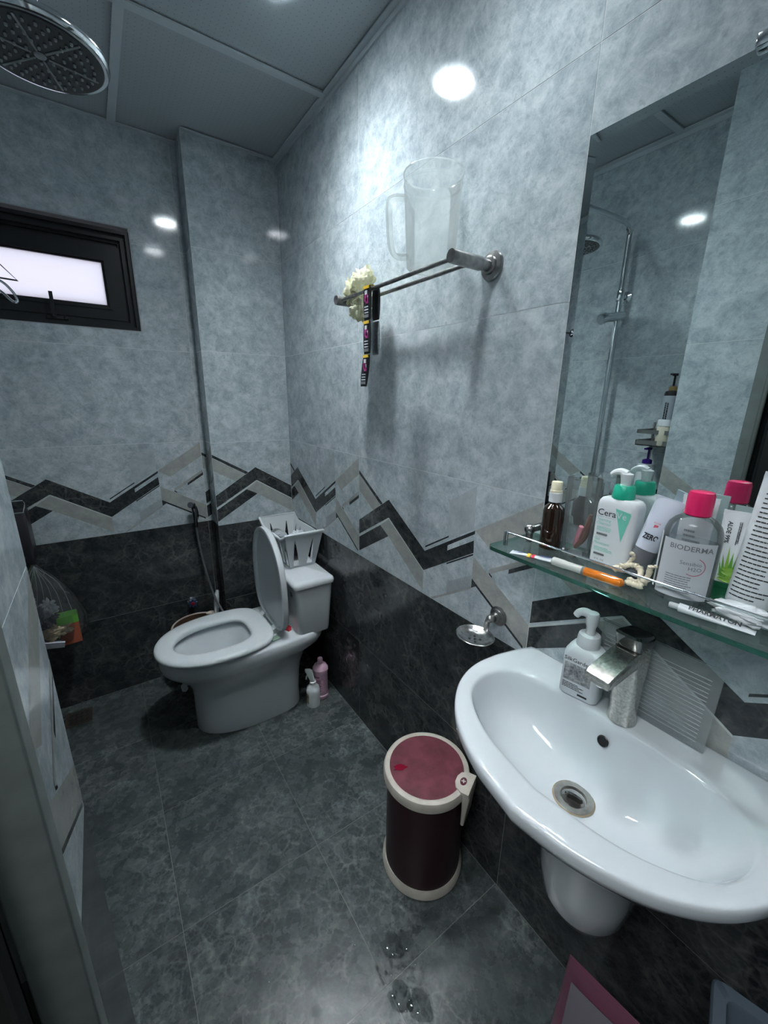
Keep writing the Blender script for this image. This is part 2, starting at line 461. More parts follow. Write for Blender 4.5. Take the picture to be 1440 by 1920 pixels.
def wall_slab(name, boxes, split=0.8):
    g = G()
    for (x0, y0, z0), (x1, y1, z1) in boxes:
        if z0 < split < z1:
            g.box((x0, y0, z0), (x1, y1, split), 1); g.box((x0, y0, split), (x1, y1, z1), 0)
        else: g.box((x0, y0, z0), (x1, y1, z1), 1 if z1 <= split else 0)
    o = ob(name, g, [M['grout'], M['grout_dark']], smooth=False); o['kind'] = 'structure'
    return o

HC = 2.395
ROWS = [(0, .4, 'dark'), (.4, .8, 'dark'), (.8, 1.2, 'decor'), (1.2, 1.6, 'light'), (1.6, 2.0, 'light'), (2.0, HC, 'light')]
DARKROWS = [(0, .4, 'dark'), (.4, .8, 'dark'), (.8, 1.2, 'dark'), (1.2, 1.6, 'dark'), (1.6, 2.0, 'dark'), (2.0, HC, 'dark')]
YB, XL, XP, XN = 0.115, -1.2, -0.383, -0.897
YF = -2.40
D = 0.0005
WX0, WX1, WZ0, WZ1 = -1.185, -0.587, 1.667, 2.055
w = wall_slab('wall_right', [((D, YF, 0), (0.08, YB + .08, HC))])
tile_wall(w, (0, 0), (0, -1, 0), (-1, 0, 0), [-.105, .695, 1.495, 2.295], ROWS, (0, -YF))
w = wall_slab('wall_back', [((XL - .08, YB + D, 0), (0, YB + .08, WZ0)), ((XL - .08, YB + D, WZ1), (0, YB + .08, HC)),
                            ((XL - .08, YB + D, WZ0), (WX0, YB + .08, WZ1)), ((WX1, YB + D, WZ0), (0, YB + .08, WZ1))])
tile_wall(w, (0, YB), (1, 0, 0), (0, -1, 0), [-1.206, -.406], ROWS, (XL, XP), hole=(WX0, WX1, WZ0, WZ1))
w = wall_slab('wall_pilaster', [((XP + D, D, 0), (0, YB, HC))])
tile_wall(w, (XP, 0), (1, 0, 0), (0, -1, 0), [0], ROWS, (0, -XP))
tile_wall(w, (XP, 0), (0, -1, 0), (-1, 0, 0), [-.8], ROWS, (-YB, 0))
w = wall_slab('wall_left', [((XL - .08, -1.45, 0), (XL - D, YB + .08, HC))])
tile_wall(w, (XL, 0), (0, 1, 0), (1, 0, 0), [-1.485, -.685], ROWS, (-1.365, YB))
w = wall_slab('wall_left_front', [((XL, -1.567, 0), (XN - D, -1.365 - D, HC))])
tile_wall(w, (XN, 0), (0, 1, 0), (1, 0, 0), [-2.165], ROWS, (-1.567, -1.365))
tile_wall(w, (XN, -1.365), (-1, 0, 0), (0, 1, 0), [0], ROWS, (0, .303))
w = wall_slab('wall_front', [((-2.0, YF - .08, 0), (0, YF - D, HC))])
tile_wall(w, (0, YF), (-1, 0, 0), (0, 1, 0), [0], ROWS, (0, -XN))
tile_wall(w, (0, YF), (-1, 0, 0), (0, 1, 0), [.9, 1.7], DARKROWS, (-XN, 2.0))
w = wall_slab('wall_hallway', [((-2.08, YF, 0), (-2.0 - D, -1.5, HC)), ((-2.0, -1.64, 0), (XL - .08, -1.57 , HC))])
tile_wall(w, (-2.0, 0), (0, 1, 0), (1, 0, 0), [-2.4], DARKROWS, (-2.4, -1.64))

# floor
fg = G(); fg.box((XL - .08, YF - .08, -.08), (.08, YB + .08, -D)); fg.box((-2.08, YF - .08, -.08), (XL - .08, -1.5, -D))
fl = ob('floor', fg, M['grout_dark'], smooth=False); fl['kind'] = 'structure'
xs = [XL, -.8, -.4, 0]; ys = [YB, -.29, -.69, -1.09, -1.49, -1.89, -2.29, YF]
for i in range(3):
    for j in range(len(ys) - 1):
        x0, x1, y0, y1 = xs[i], xs[i + 1], ys[j + 1], ys[j]
        key = ('f', round(x1 - x0, 3), round(y1 - y0, 3))
        if key not in MESHES:
            g = G(); g.box((GAP, GAP, -.008), (x1 - x0 - GAP, y1 - y0 - GAP, 0)); MESHES[key] = make_mesh('tile', g, M['floor'], smooth=False)
        o = bpy.data.objects.new('tile', MESHES[key]); COL.objects.link(o); o.location = (x0, y0, 0); o.parent = fl
for j in range(2):
    g = G(); g.box((GAP, GAP, -.008), (.39, .8 - GAP, 0))
    o = ob('tile', g, M['dark'], fl, (-2.0 + j * .4, -2.38, 0), smooth=False)

# ceiling of perforated metal panels on a T-bar grid
def ceiling_mat():
    m = mat('white_perforated_panel', (0.40, 0.45, 0.475), 0.45)
    N, L = nt(m); b = N['Principled BSDF']
    tc = N.new('ShaderNodeTexCoord'); vm = N.new('ShaderNodeVectorMath'); vm.operation = 'SCALE'; vm.inputs[3].default_value = 1 / .017
    L.new(tc.outputs['Object'], vm.inputs[0])
    fr = N.new('ShaderNodeVectorMath'); fr.operation = 'FRACTION'; L.new(vm.outputs[0], fr.inputs[0])
    sx = N.new('ShaderNodeSeparateXYZ'); L.new(fr.outputs[0], sx.inputs[0])
    cb = N.new('ShaderNodeCombineXYZ'); L.new(sx.outputs[0], cb.inputs[0]); L.new(sx.outputs[1], cb.inputs[1])
    ds = N.new('ShaderNodeVectorMath'); ds.operation = 'DISTANCE'; L.new(cb.outputs[0], ds.inputs[0]); ds.inputs[1].default_value = (.5, .5, 0)
    r = N.new('ShaderNodeValToRGB'); r.color_ramp.elements[0].position = 0.05; r.color_ramp.elements[1].position = 0.11
    r.color_ramp.elements[0].color = (.20, .23, .25, 1); r.color_ramp.elements[1].color = (0.40, 0.45, 0.475, 1)
    L.new(ds.outputs['Value'], r.inputs[0]); L.new(r.outputs[0], b.inputs['Base Color'])
    return m
M['panel'] = ceiling_mat(); M['tbar'] = mat('white_grid_bar', (0.52, 0.575, 0.60), 0.4)
M['gapdark'] = mat('shadow_gap_backing', (0.03, 0.035, 0.04), 0.9)
cg = G(); cg.box((XL - .08, YF - .08, HC + .012), (.08, YB + .08, HC + .08)); cg.box((-2.08, YF - .08, HC + .012), (XL - .08, -1.5, HC + .08))
ce = ob('ceiling', cg, M['gapdark'], smooth=False); ce['kind'] = 'structure'
cx = [-2.0, -1.8, -1.2, -.6, 0.0]; cy = [YF, -2.29, -1.69, -1.09, -.49, YB]
for i in range(4):
    for j in range(5):
        if i == 0 and j > 1: continue
        g = G(); wq, hq = cx[i + 1] - cx[i], cy[j + 1] - cy[j]
        g.box((.003, .003, 0), (wq - .003, hq - .003, .008))
        ob('ceiling_panel', g, M['panel'], ce, (cx[i], cy[j], HC + .0055), smooth=False)
for x in (-1.2, -.6):
    g = G(); g.box((-.013, 0, 0), (.013, YB - YF, .006)); ob('grid_bar', g, M['tbar'], ce, (x, YF, HC - .0045), smooth=False)
for y in cy[1:-1]:
    g = G(); g.box((XL if y > -1.5 else -2, -.013, 0), (0, .013, .0055)); ob('grid_bar', g, M['tbar'], ce, (0, y, HC - .0042), smooth=False)
# wall angles
def trim(name, a, b):
    g = G(); g.box(a, b); o = ob(name, g, M['tbar'], smooth=False); o['kind'] = 'structure'
trim('trim_1', (-.022, YF, HC - .004), (-.0002, 0, HC + .001)); trim('trim_2', (-.006, YF, HC - .016), (-.0002, 0, HC - .004))
trim('trim_3', (XL, YB - .018, HC - .003), (XP, YB - .0002, HC + .001)); trim('trim_4', (XP, -.018, HC - .003), (-.022, -.0002, HC + .001))
trim('trim_5', (XL + .0002, -1.365, HC - .004), (XL + .022, YB, HC + .001)); trim('trim_6', (XL + .0002, -1.365, HC - .02), (XL + .006, YB, HC - .004))

# recessed downlights
def lens_mat(name, power):      # prismatic lens: throws most of its light downwards
    m = mat(name, (1, 1, 1), 0.5, emit=(0.90, 0.965, 1.0), estr=power)
    N, L = nt(m); b = N['Principled BSDF']
    ge = N.new('ShaderNodeNewGeometry'); dt = N.new('ShaderNodeVectorMath'); dt.operation = 'DOT_PRODUCT'
    L.new(ge.outputs['Incoming'], dt.inputs[0]); L.new(ge.outputs['Normal'], dt.inputs[1])
    pw = N.new('ShaderNodeMath'); pw.operation = 'POWER'; pw.use_clamp = True; pw.inputs[1].default_value = 2.9; L.new(dt.outputs['Value'], pw.inputs[0])
    ml = N.new('ShaderNodeMath'); ml.operation = 'MULTIPLY_ADD'; ml.inputs[1].default_value = power; ml.inputs[2].default_value = power * .08; L.new(pw.outputs[0], ml.inputs[0])
    L.new(ml.outputs[0], b.inputs['Emission Strength'])
    return m
LENS = [lens_mat('lit_lamp_lens', LAMP), lens_mat('dimmer_lamp_lens', LAMP * .40)]
for k, y in enumerate((-.79, -1.39)):
    t = thing('downlight', ['round recessed downlight nearer the window', 'round recessed downlight nearer the door'][k], 'ceiling light', (-.30, y, HC), group='recessed ceiling downlights')
    g = G(); g.lathe([(.056, .001), (.066, .001), (.070, -.002), (.066, -.005), (.056, -.004)], 40, cap0=False, cap1=False); ob('trim_ring', g, M['white'], t)
    g = G(); g.lathe([(.056, -.0035), (.056, -.0015)], 40); ob('lamp_lens', g, LENS[k], t)

# ------------------------------------------------------------------ window
wn = bpy.data.objects.new('window_1', None); COL.objects.link(wn); wn['kind'] = 'structure'
wn.location = (WX0, YB, WZ0)
WW, WH = WX1 - WX0, WZ1 - WZ0
def ringframe(x0, x1, z0, z1, t, ya, yb, g, mi=0):
    g.box((x0, ya, z0), (x1, yb, z0 + t), mi); g.box((x0, ya, z1 - t), (x1, yb, z1), mi)
    g.box((x0, ya, z0 + t), (x0 + t, yb, z1 - t), mi); g.box((x1 - t, ya, z0 + t), (x1, yb, z1 - t), mi)
g = G(); ringframe(0, WW, 0, WH, .004, .001, .08, g); ob('reveal', g, M['plaster'], wn, smooth=False)
g = G(); ringframe(.006, WW - .004, .004, WH - .014, .013, .010, .075, g); ringframe(.018, WW - .016, .016, WH - .026, .020, .030, .075, g); ringframe(.036, WW - .034, .034, WH - .044, .010, .048, .075, g)
ob('window_frame', g, M['blackwin'], wn, smooth=False)
g = G(); ringframe(.045, WW - .043, .044, WH - .070, .054, .042, .075, g); g.box((.04, .062, WH - .075), (WW - .04, .074, WH - .04))
ringframe(.088, WW - .092, .082, WH - .116, .010, .036, .060, g); ringframe(.096, WW - .102, .088, WH - .124, .008, .046, .060, g)
sash = ob('sash', g, M['blackwin'], wn, smooth=False)
M['frost'] = mat('frosted_white_glass', (0.9, 0.9, 0.94), 0.5, trans=0.0)
N, L = nt(M['frost']); tr = N.new('ShaderNodeBsdfTranslucent'); tr.inputs[0].default_value = (.95, .95, 1, 1)
mx = N.new('ShaderNodeMixShader'); mx.inputs[0].default_value = .8
L.new(N['Principled BSDF'].outputs[0], mx.inputs[1]); L.new(tr.outputs[0], mx.inputs[2]); L.new(mx.outputs[0], N['Material Output'].inputs[0])
g = G(); g.box((.10, .054, .09), (WW - .106, .057, WH - .126)); ob('pane', g, M['frost'], wn, smooth=False)
hx = .307
g = G(); g.rbox(.070, .014, .014, .004, .002, T=T3((hx + .008, .028, .024)))
g.box((hx - .006, .008, .030), (hx + .006, .016, .120)); g.box((hx - .005, .010, .030), (hx + .005, .036, .042))
g.rbox(.014, .010, .012, .003, .002, T=T3((hx + .036, .020, .025)))
ob('handle', g, M['black'], wn)

# ------------------------------------------------------------------ door frame
M['jamb'] = mat('grey_painted_jamb', (0.15, 0.17, 0.162), 0.55, noisy=0.12, nscale=30, bump=0.2)
N, L = nt(M['jamb']); b = N['Principled BSDF']
tc = N.new('ShaderNodeTexCoord'); nn = N.new('ShaderNodeTexNoise'); nn.inputs['Scale'].default_value = 28; nn.inputs['Detail'].default_value = 5
r = N.new('ShaderNodeValToRGB'); r.color_ramp.elements[0].position = .68; r.color_ramp.elements[1].position = .72
mx = N.new('ShaderNodeMix'); mx.data_type = 'RGBA'; mx.inputs[7].default_value = (.035, .04, .04, 1)
L.new(tc.outputs['Object'], nn.inputs[0]); L.new(nn.outputs[0], r.inputs[0]); L.new(r.outputs[0], mx.inputs[0])
L.new(b.inputs['Base Color'].links[0].from_socket, mx.inputs[6]); L.new(mx.outputs[2], b.inputs['Base Color'])
g = G(); g.rbox(.045, .030, 2.15, .003, .001, T=T3((-.913, -1.5825, 0)))
d = ob('door_1', g, M['jamb']); d['kind'] = 'structure'
g = G(); g.box((-.6, 0, .01), (0, .028, 2.1)); ob('door_leaf', g, mat('black_door_leaf', (.014, .013, .012), .3), d, (-.945, -1.607, 0), smooth=False)
g = G(); g.tube([(0, 0, .01), (0, 0, 2.1)], .006, 8); ob('hinge_rod', g, M['black'], d, (-.941, -1.612, 0))
g = G(); g.box((-.935, -2.40, 2.10), (-.89, -1.60, HC)); g.box((-.935, -2.40, 2.10), (-.89, -1.5675, 2.15)); ob('lintel', g, M['jamb'], d, smooth=False)

# ------------------------------------------------------------------ towel bar and what is on it
t = thing('towel_bar', 'double brushed steel towel bar with round wall flange above the toilet corner', 'towel rail', (0, -1.29, 1.705))
def flange(parent, loc, mat_, r=.031):
    g = G(); g.lathe([(r, 0), (r, .004), (r * .93, .008), (r * .62, .010), (r * .60, .016), (r * .45, .018)], 36, T=T3((0, 0, 0), ry=-PI / 2))
    return ob('wall_flange', g, mat_, parent, loc)
for y in (0, .515):
    flange(t, (0, y, .002), M['steel'])
    g = G(); g.lathe([(.012, .012), (.0128, .03), (.0128, .040), (.0145, .042), (.0145, .128), (.0135, .131), (.006, .1315)], 28, T=T3((0, 0, 0), ry=-PI / 2)); ob('post', g, M['steel'], t, (0, y, 0))
for x in (-.115, -.060):
    g = G(); g.tube([(x, 0, 0), (x, .515, 0)], .0052, 12); ob('bar', g, M['steel'], t)

# milky measuring jug
t = thing('measuring_jug', 'milky translucent plastic jug standing on the towel bars', 'jug', (-.088, -1.172, 1.7105))
H = .192
def jug_r(z): return .056 + .012 * z / H
prof = [(.002, .0), (.052, 0), (.056, .004)] + [(jug_r(z), z) for z in (.02, .06, .12, .17)] + [(.0675, .184), (.0695, .192), (.0685, .194), (.066, .192)]
g = G(); g.lathe(prof, 56, cap0=False, cap1=False)
b_ = ob('jug_body', g, M['frosty'], t)
hd = Vector((-.55, .83, 0)).normalized()
g = G()
hp = spline([(hd * .064) + Vector((0, 0, .156)), hd * .096 + Vector((0, 0, .160)), hd * .108 + Vector((0, 0, .146)), hd * .105 + Vector((0, 0, .085)), hd * .098 + Vector((0, 0, .050)), hd * .085 + Vector((0, 0, .036)), hd * .058 + Vector((0, 0, .032))], 6)
sd = Vector((-hd.y, hd.x, 0))
rings = []
for i, p in enumerate(hp):
    dd = (hp[min(i + 1, len(hp) - 1)] - hp[max(i - 1, 0)]).normalized(); nn_ = dd.cross(sd)
    rings.append([p + sd * a * .009 + nn_ * b2 * .006 for a, b2 in ((-1, -.7), (-.7, -1), (.7, -1), (1, -.7), (1, .7), (.7, 1), (-.7, 1), (-1, .7))])
g.loft(rings); ob('jug_handle', g, M['frosty'], t)
g = G(); g.lathe([(.0672, .168), (.0680, .171), (.0676, .174)], 56, cap0=False, cap1=False); ob('rim_band', g, M['frosty'], t)

# yellowish plastic bag knotted on the far end
M['yfilm'] = mat('yellowed_white_film', (0.62, 0.62, 0.47), 0.22, sss=0.0, bump=0.5, nscale=90)
N, L = nt(M['yfilm']); tr = N.new('ShaderNodeBsdfTranslucent'); tr.inputs[0].default_value = (.8, .8, .65, 1); mx = N.new('ShaderNodeMixShader'); mx.inputs[0].default_value = .45
L.new(N['Principled BSDF'].outputs[0], mx.inputs[1]); L.new(tr.outputs[0], mx.inputs[2]); L.new(mx.outputs[0], N['Material Output'].inputs[0])
t = thing('knotted_bag', 'crumpled yellowish plastic bag tied at the far end of the towel bar', 'plastic bag', (-.09, -.845, 1.705))
g = G(); crumple(g, (0.01, -.012, .036), .034, .45, 2, squash=(.9, 1, 1.1), freq=6, fine=.25); ob('bag_loop', g, M['yfilm'], t, ang=20)
g = G(); crumple(g, (-.005, .036, .026), .025, .5, 5, squash=(.7, 1.15, 1.2), freq=6, fine=.25); ob('bag_ear', g, M['yfilm'], t, ang=20)
g = G(); crumple(g, (0.0, -.008, -.034), .034, .3, 9, squash=(.8, 1, .95), freq=5, fine=.15); ob('bag_pouch', g, M['yfilm'], t, ang=20)

# strip of shampoo sachets
M['pink'] = mat('magenta_print', (.42, .05, .24), .3); M['yel'] = mat('yellow_print', (.75, .50, .04), .3)
M['foil'] = mat('grey_foil', (.26, .29, .31), .28, .8, noisy=.3, nscale=150)
t = thing('sachet_strip', 'strip of black and pink sachets folded over the front towel bar', 'sachets', (-.115, -.948, 1.705))
def sachet(top, h, w, x, tilt, front=True, skew=0.0):
    g = G(); n = 10; rings = []
    for i in range(n + 1):
        f = i / n; th = .0008 + .0030 * math.sin(PI * f) ** .7
        z = top - h * f; yy = skew * f
        rings.append([(x - th, yy - w / 2, z), (x - th * 1.3, yy, z), (x - th, yy + w / 2, z), (x + th, yy + w / 2, z), (x + th * 1.3, yy, z), (x + th, yy - w / 2, z)])
    g.loft(rings, mi=0)
    xx = x - .0052
    def quad(y0, y1, f0, f1, mi):
        g.box((xx - .0004, skew * f0 + y0, top - h * f1), (xx + .002, skew * f0 + y1, top - h * f0), mi)
    if front:
        quad(-w * .42, w * .42, .01, .09, 1)
        quad(-.004, .006, .14, .26, 3); quad(-.007, .007, .26, .46, 2); quad(-.010, .001, .36, .52, 2); quad(-.009, -.002, .30, .40, 3)
        for k in range(3): quad(-.010, .008, .60 + k * .085, .63 + k * .085, 3)
        quad(-.012, .010, .84, .93, 4)
    return g
prof_m = [M['black'], M['yel'], M['pink'], M['whitelab'], M['inkgrey']]
for k, (tp, sk) in enumerate(((.008, 0), (-.082, .0), (-.172, .018))):
    s_ = sachet(tp, .088, .031, -.009, 0, True, sk); ob('sachet', s_, prof_m, t, (0, .0 if k < 2 else .002, 0), smooth=False)
for k, tp in enumerate((.008, -.084)):
    s_ = sachet(tp, .088, .030, .010, 0, False); ob('sachet_back', s_, [M['black'] if k == 0 else M['foil']], t, (0, -.016, 0), smooth=False)
g = G(); g.tube([(-.009, 0, .008), (-.006, 0, .0095), (0, 0, .0105), (.006, 0, .0095), (.010, 0, .008)], .0012, 6, T=T3(s=(1, 12, 1))); ob('fold', g, M['yel'], t)

# ------------------------------------------------------------------ mirror
MY0, MY1, MZ0, MZ1 = -1.503, -2.02, 1.165, 1.862
t = thing('wall_mirror', 'tall mirror with sloped polished edges on the wall above the glass shelf', 'mirror', (0, MY0, MZ0), (0, 0, -.008))
M['mirror'] = mat('mirror_silver', (.78, .86, .85), .004, 1.0)
mw, mh, bv = MY0 - MY1, MZ1 - MZ0, .018
g = G()
g.box((-.0135, -mw + bv, bv), (-.0132, -bv, mh - bv))
ob('mirror_face', g, M['mirror'], t, smooth=False)
g = G()
o4 = [(-.0105, 0, 0), (-.0105, -mw, 0), (-.0105, -mw, mh), (-.0105, 0, mh)]
i4 = [(-.0134, -bv, bv), (-.0134, -mw + bv, bv), (-.0134, -mw + bv, mh - bv), (-.0134, -bv, mh - bv)]
g.add(o4 + i4, [(0, 1, 5, 4), (1, 2, 6, 5), (2, 3, 7, 6), (3, 0, 4, 7)])
ob('bevel', g, M['mirror'], t, smooth=False)
g = G(); g.box((-.0105, -mw, 0), (-.0006, 0, mh)); ob('glass_back', g, M['glass_green'], t, smooth=False)
for yy in (-.24, -.04 - .0):
    if yy == -.24:
        g = G(); g.rbox(.020, .026, .016, .004, .002, T=T3((-.0105, yy, mh - .004))); ob('clip', g, M['chrome'], t)

# ------------------------------------------------------------------ glass shelf
SZ = 1.12
t = thing('glass_shelf', 'green-edged glass shelf with a thin chrome rail under the mirror', 'shelf', (0, -1.73, SZ))
fr_ = [(-.164 - .004 * (1 - (y / .23) ** 2), y) for y in [-.228 + .456 * k / 20 for k in range(21)]]
cr_ = [(-.146 - .018 * math.sin(a), .232 + .018 * math.cos(a)) for a in [PI / 2 * (1 - k / 5) for k in range(1, 6)]]
outl = [(-.006, .250), (-.006, -.250)] + [(x, -y) for x, y in reversed(cr_)] + fr_ + cr_
g = G(); g.prism(outl, -.0075, 0)
me_sh = G()
n_ = len(outl)
pts0 = [(x, y, -.0075) for x, y in outl]; pts1 = [(x, y, 0) for x, y in outl]
me_sh.add(pts0, [tuple(range(n_))]); me_sh.add(pts1, [tuple(range(n_ - 1, -1, -1))])
ob('glass_pane', me_sh, M['shelfglass'], t, smooth=False)
g = G(); g.add([(x, y, -.0076) for x, y in outl] + [(x, y, .0002) for x, y in outl], [(i, (i + 1) % n_, n_ + (i + 1) % n_, n_ + i) for i in range(n_)])
ob('polished_edge', g, M['glass_green'], t, smooth=True)
for y in (.228, -.228):
    g = G(); g.lathe([(.0048, 0), (.0048, .028), (.004, .031), (.001, .0315)], 18); ob('rail_post', g, M['chrome'], t, (-.130, y, 0))
g = G(); g.tube([(-.130, .228, .0285), (-.130, -.228, .0285)], .0019, 10); ob('rail', g, M['chrome'], t)
for y in (.196, -.232):
    g = G(); g.lathe([(.020, 0), (.020, .004), (.013, .008), (.010, .010)], 28, T=T3(ry=-PI / 2)); g.tube([(-.008, 0, 0), (-.07, 0, 0)], .0085, 14)
    crumple(g, (-.072, 0, 0), .0115, 0, 1, sub=2); g.tube([(-.072, 0, -.003), (-.072, 0, -.027)], .0075, 12)
    ob('bracket', g, M['steel'], t, (0, y + .018, .0285))

# ------------------------------------------------------------------ items on the shelf
Z = SZ + .0003
t = thing('spray_bottle', 'dark brown bottle with a cream spray cap, first on the glass shelf', 'bottle', (-.066, -1.562, Z))
g = G(); g.lathe([(.017, 0), (.0205, .002), (.0205, .078), (.019, .086), (.0105, .094), (.010, .100)], 32); ob('bottle_body', g, mat('dark_amber_glass', (.018, .008, .004), .06, coat=1), t)
g = G(); g.lathe([(.0125, .098), (.0125, .116), (.0115, .117)], 28); ob('collar', g, M['whitelab'], t)
g = G(); g.lathe([(.0118, .117), (.0118, .121), (.0108, .122), (.0105, .137), (.0095, .1385)], 28); ob('spray_cap', g, mat('cream_plastic', (.72, .68, .50), .35), t)

t = thing('tumbler', 'tall stained clear plastic cup between the brown and green-capped bottles', 'cup', (-.049, -1.608, Z))
g = G(); g.lathe([(.001, 0), (.0245, 0), (.0262, .003), (.0285, .05), (.0305, .150), (.0300, .1515), (.0292, .150)], 44, cap0=False, cap1=False); ob('cup_wall', g, M['tumbler'], t)
t2 = thing('pink_razor', 'pink and brown razor leaning inside the clear cup', 'razor', (-.049, -1.608, Z + .007))
g = G(); g.tube(spline([(.012, .008, .003), (-.002, -.002, .028), (-.008, -.010, .052)], 5), .0045, 10); ob('handle', g, mat('pink_plastic', (.70, .26, .32), .2), t2)
g = G(); g.tube(spline([(.004, .004, .002), (.008, -.010, .03), (.006, -.018, .075)], 5), .005, 10, rs=[.003 + .004 * math.sin(PI * min(1, k / 10)) for k in range(11)]); ob('cover', g, mat('brown_plastic', (.16, .07, .05), .3), t2)

def rectbottle(t, w, d, h, m):
    g = G(); 
    rings = []
    def rr(wx, dy, z, rad):
        o = []
        for cx_, cy_, a in ((wx / 2 - rad, dy / 2 - rad, 0), (-wx / 2 + rad, dy / 2 - rad, 90), (-wx / 2 + rad, -dy / 2 + rad, 180), (wx / 2 - rad, -dy / 2 + rad, 270)):
            for k in range(7):
                q = math.radians(a + 90 * k / 6); o.append((cx_ + rad * math.cos(q), cy_ + rad * math.sin(q), z))
        return o
    rings = [rr(w - .006, d - .006, 0, .007), rr(w, d, .003, .009), rr(w, d, h - .014, .009), rr(w - .003, d - .002, h - .007, .009), rr(w - .010, d - .006, h - .002, .009), rr(w - .020, d - .012, h, .009)]
    g.loft(rings); return ob('bottle_body', g, m, t)
# foaming cleanser pump bottle; local -y is the label side
t = thing('cleanser_pump_bottle', 'white pump bottle with green collar and a green wedge on the label', 'bottle', (-.052, -1.682, Z), (0, 0, -PI / 2 - .03))
rectbottle(t, .070, .040, .128, M['white'])
g = G(); g.lathe([(.0175, .127), (.0185, .129), (.0165, .149), (.0150, .151), (.006, .151)], 30); ob('green_collar', g, M['green'], t, label='green ribbed collar')
g = G(); g.lathe([(.0078, .150), (.0082, .158), (.0100, .168), (.0100, .171), (.004, .1735)], 24)
g.tube(spline([(0, 0, .170), (-.010, 0, .1735), (-.020, 0, .171), (-.026, 0, .166)], 5), .005, 10, rs=[.0075 - .0002 * k for k in range(16)]); ob('pump', g, M['white'], t)
TL = T3((0, -.0203, 0), rx=PI / 2)
g = G(); text_geo('Cera', .0165, TL @ T3((-.0130, .100, .0003)), g=g, mi=0, bold=.0001)
ob('label_lettering', g, M['ink'], t, smooth=False)
g = G(); g.add([(.001, .112, 0), (.027, .108, 0), (.028, .104, 0), (.018, .054, 0)], [(3, 2, 1, 0)], 0, TL @ T3((0, 0, .0001))); text_geo('Foaming', .0075, TL @ T3((-.016, .087, .0002)), g=g); text_geo('Cleanser', .0075, TL @ T3((-.0155, .080, .0002)), g=g)
text_geo('Gel', .0075, TL @ T3((-.0235, .050, .0002)), g=g); text_geo('Moussant', .0075, TL @ T3((-.0145, .043, .0002)), g=g)
small_print(g, -.027, .010, .066, .074, 3, TL @ T3((0, 0, .0002)), seed=3); small_print(g, -.027, .010, .028, .036, 3, TL @ T3((0, 0, .0002)), seed=4); ob('label_green_print', g, M['mint'], t, smooth=False)
g = G(); text_geo('Ve', .0165, TL @ T3((.0128, .100, .0004)), g=g); ob('label_white_print', g, M['whitelab'], t, smooth=False)
g = G(); g.add([(-.029, .092, 0), (.004, .092, 0), (.004, .0923, 0), (-.029, .0923, 0)], [(0, 1, 2, 3)], 0, TL); 
for yy in (.058, .020):
    g.prism([(-.026 + a, yy + b) for a, b in ((0, .001), (.001, 0), (.019, 0), (.020, .001), (.020, .003), (.019, .004), (.001, .004), (0, .003))], 0, .0003, T=TL)
text_geo('8 FL OZ', .005, TL @ T3((-.014, .012, .0001)), g=g); ob('label_grey_print', g, M['inkgrey'], t, smooth=False)

# lilac grey face wash tube leaning back
def tube_item(t, w, th, h, m_body, m_cap, cap_h=.018, m_crimp=None, r=None):
    r = r or w * .42
    g = G(); n = 32; rings = []
    for i in range(13):
        f = i / 12; z = cap_h + (h - cap_h) * f
        rx = r + (w / 2 - r) * f ** .8; ry = max(.0011, th / 2 * (1 - f ** 1.6) + .001 * f)
        rings.append([(rx * math.cos(2 * PI * j / n), ry * math.sin(2 * PI * j / n), z) for j in range(n)])
    g.loft(rings); b = ob('tube_body', g, m_body, t)
    g = G(); g.lathe([(r * .92, 0), (r * .98, .002), (r * .98, cap_h - .001), (r * .9, cap_h)], 32, sy=th / 2 / r); ob('cap', g, m_cap, t)
    g = G(); g.box((-w / 2, -.0012, h - .007), (w / 2, .0012, h + .001)); ob('crimp', g, m_crimp or m_body, t, smooth=False)
    return b
t = thing('face_wash_tube', 'pale lilac tube with grey lower half, leaning behind the twisted tissue', 'tube', (-.066, -1.727, Z), (.0, 0, -PI / 2 + .25))
t.rotation_euler = (math.radians(-4), math.radians(13), -PI / 2 + .25)
t.location.z = Z + .004
tube_item(t, .042, .032, .140, mat('lilac_plastic', (.52, .57, .66), .3), mat('dark_grey_plastic', (.13, .14, .16), .35), .050)
TL = T3((0, -.0155, 0), rx=PI / 2)
g = G(); text_geo('ZERO', .013, TL @ T3((-.002, .073, .0003)), wrap=.019, g=g, bold=.0004, sx=.7); ob('label_black_print', g, M['ink'], t, smooth=False)
g = G(); text_geo('ACNE', .004, TL @ T3((-.002, .098, -.004)), wrap=.019, g=g); g.box((-.005, -.0118, .088), (.001, -.011, .095)); ob('label_red_print', g, mat('coral_print', (.65, .12, .16), .4), t, smooth=False)

# micellar water bottle
t = thing('micellar_water_bottle', 'clear round-shouldered bottle with a bright pink cap and pale label', 'bottle', (-.092, -1.806, Z), (0, 0, -PI / 2 + .26))
A_, B_ = .0365, .027
bp_ = [(.86, 0), (.97, .003), (1, .008), (1, .098), (.97, .110), (.88, .120), (.70, .128), (.52, .132), (.46, .134)]
g = G(); g.lathe([(A_ * k, z) for k, z in bp_], 48, sy=B_ / A_, cap1=False); ob('bottle_body', g, clear('clear_bottle_plastic', (.96, .97, .98), .07, .03, .8), t)
g = G(); g.lathe([(A_ * .80, .004), (A_ * .93, .007), (A_ * .95, .012), (A_ * .95, .094), (.001, .094)], 40, sy=B_ / A_, cap0=True, cap1=False); ob('liquid', g, clear('clear_liquid', (.90, .94, .94), .03, .0, .5), t)
g = G(); g.lathe([(.0150, .133), (.0170, .135), (.0165, .163), (.0150, .168), (.010, .1695), (.001, .1696)], 36); ob('cap', g, mat('bright_pink_plastic', (.68, .02, .12), .18), t)
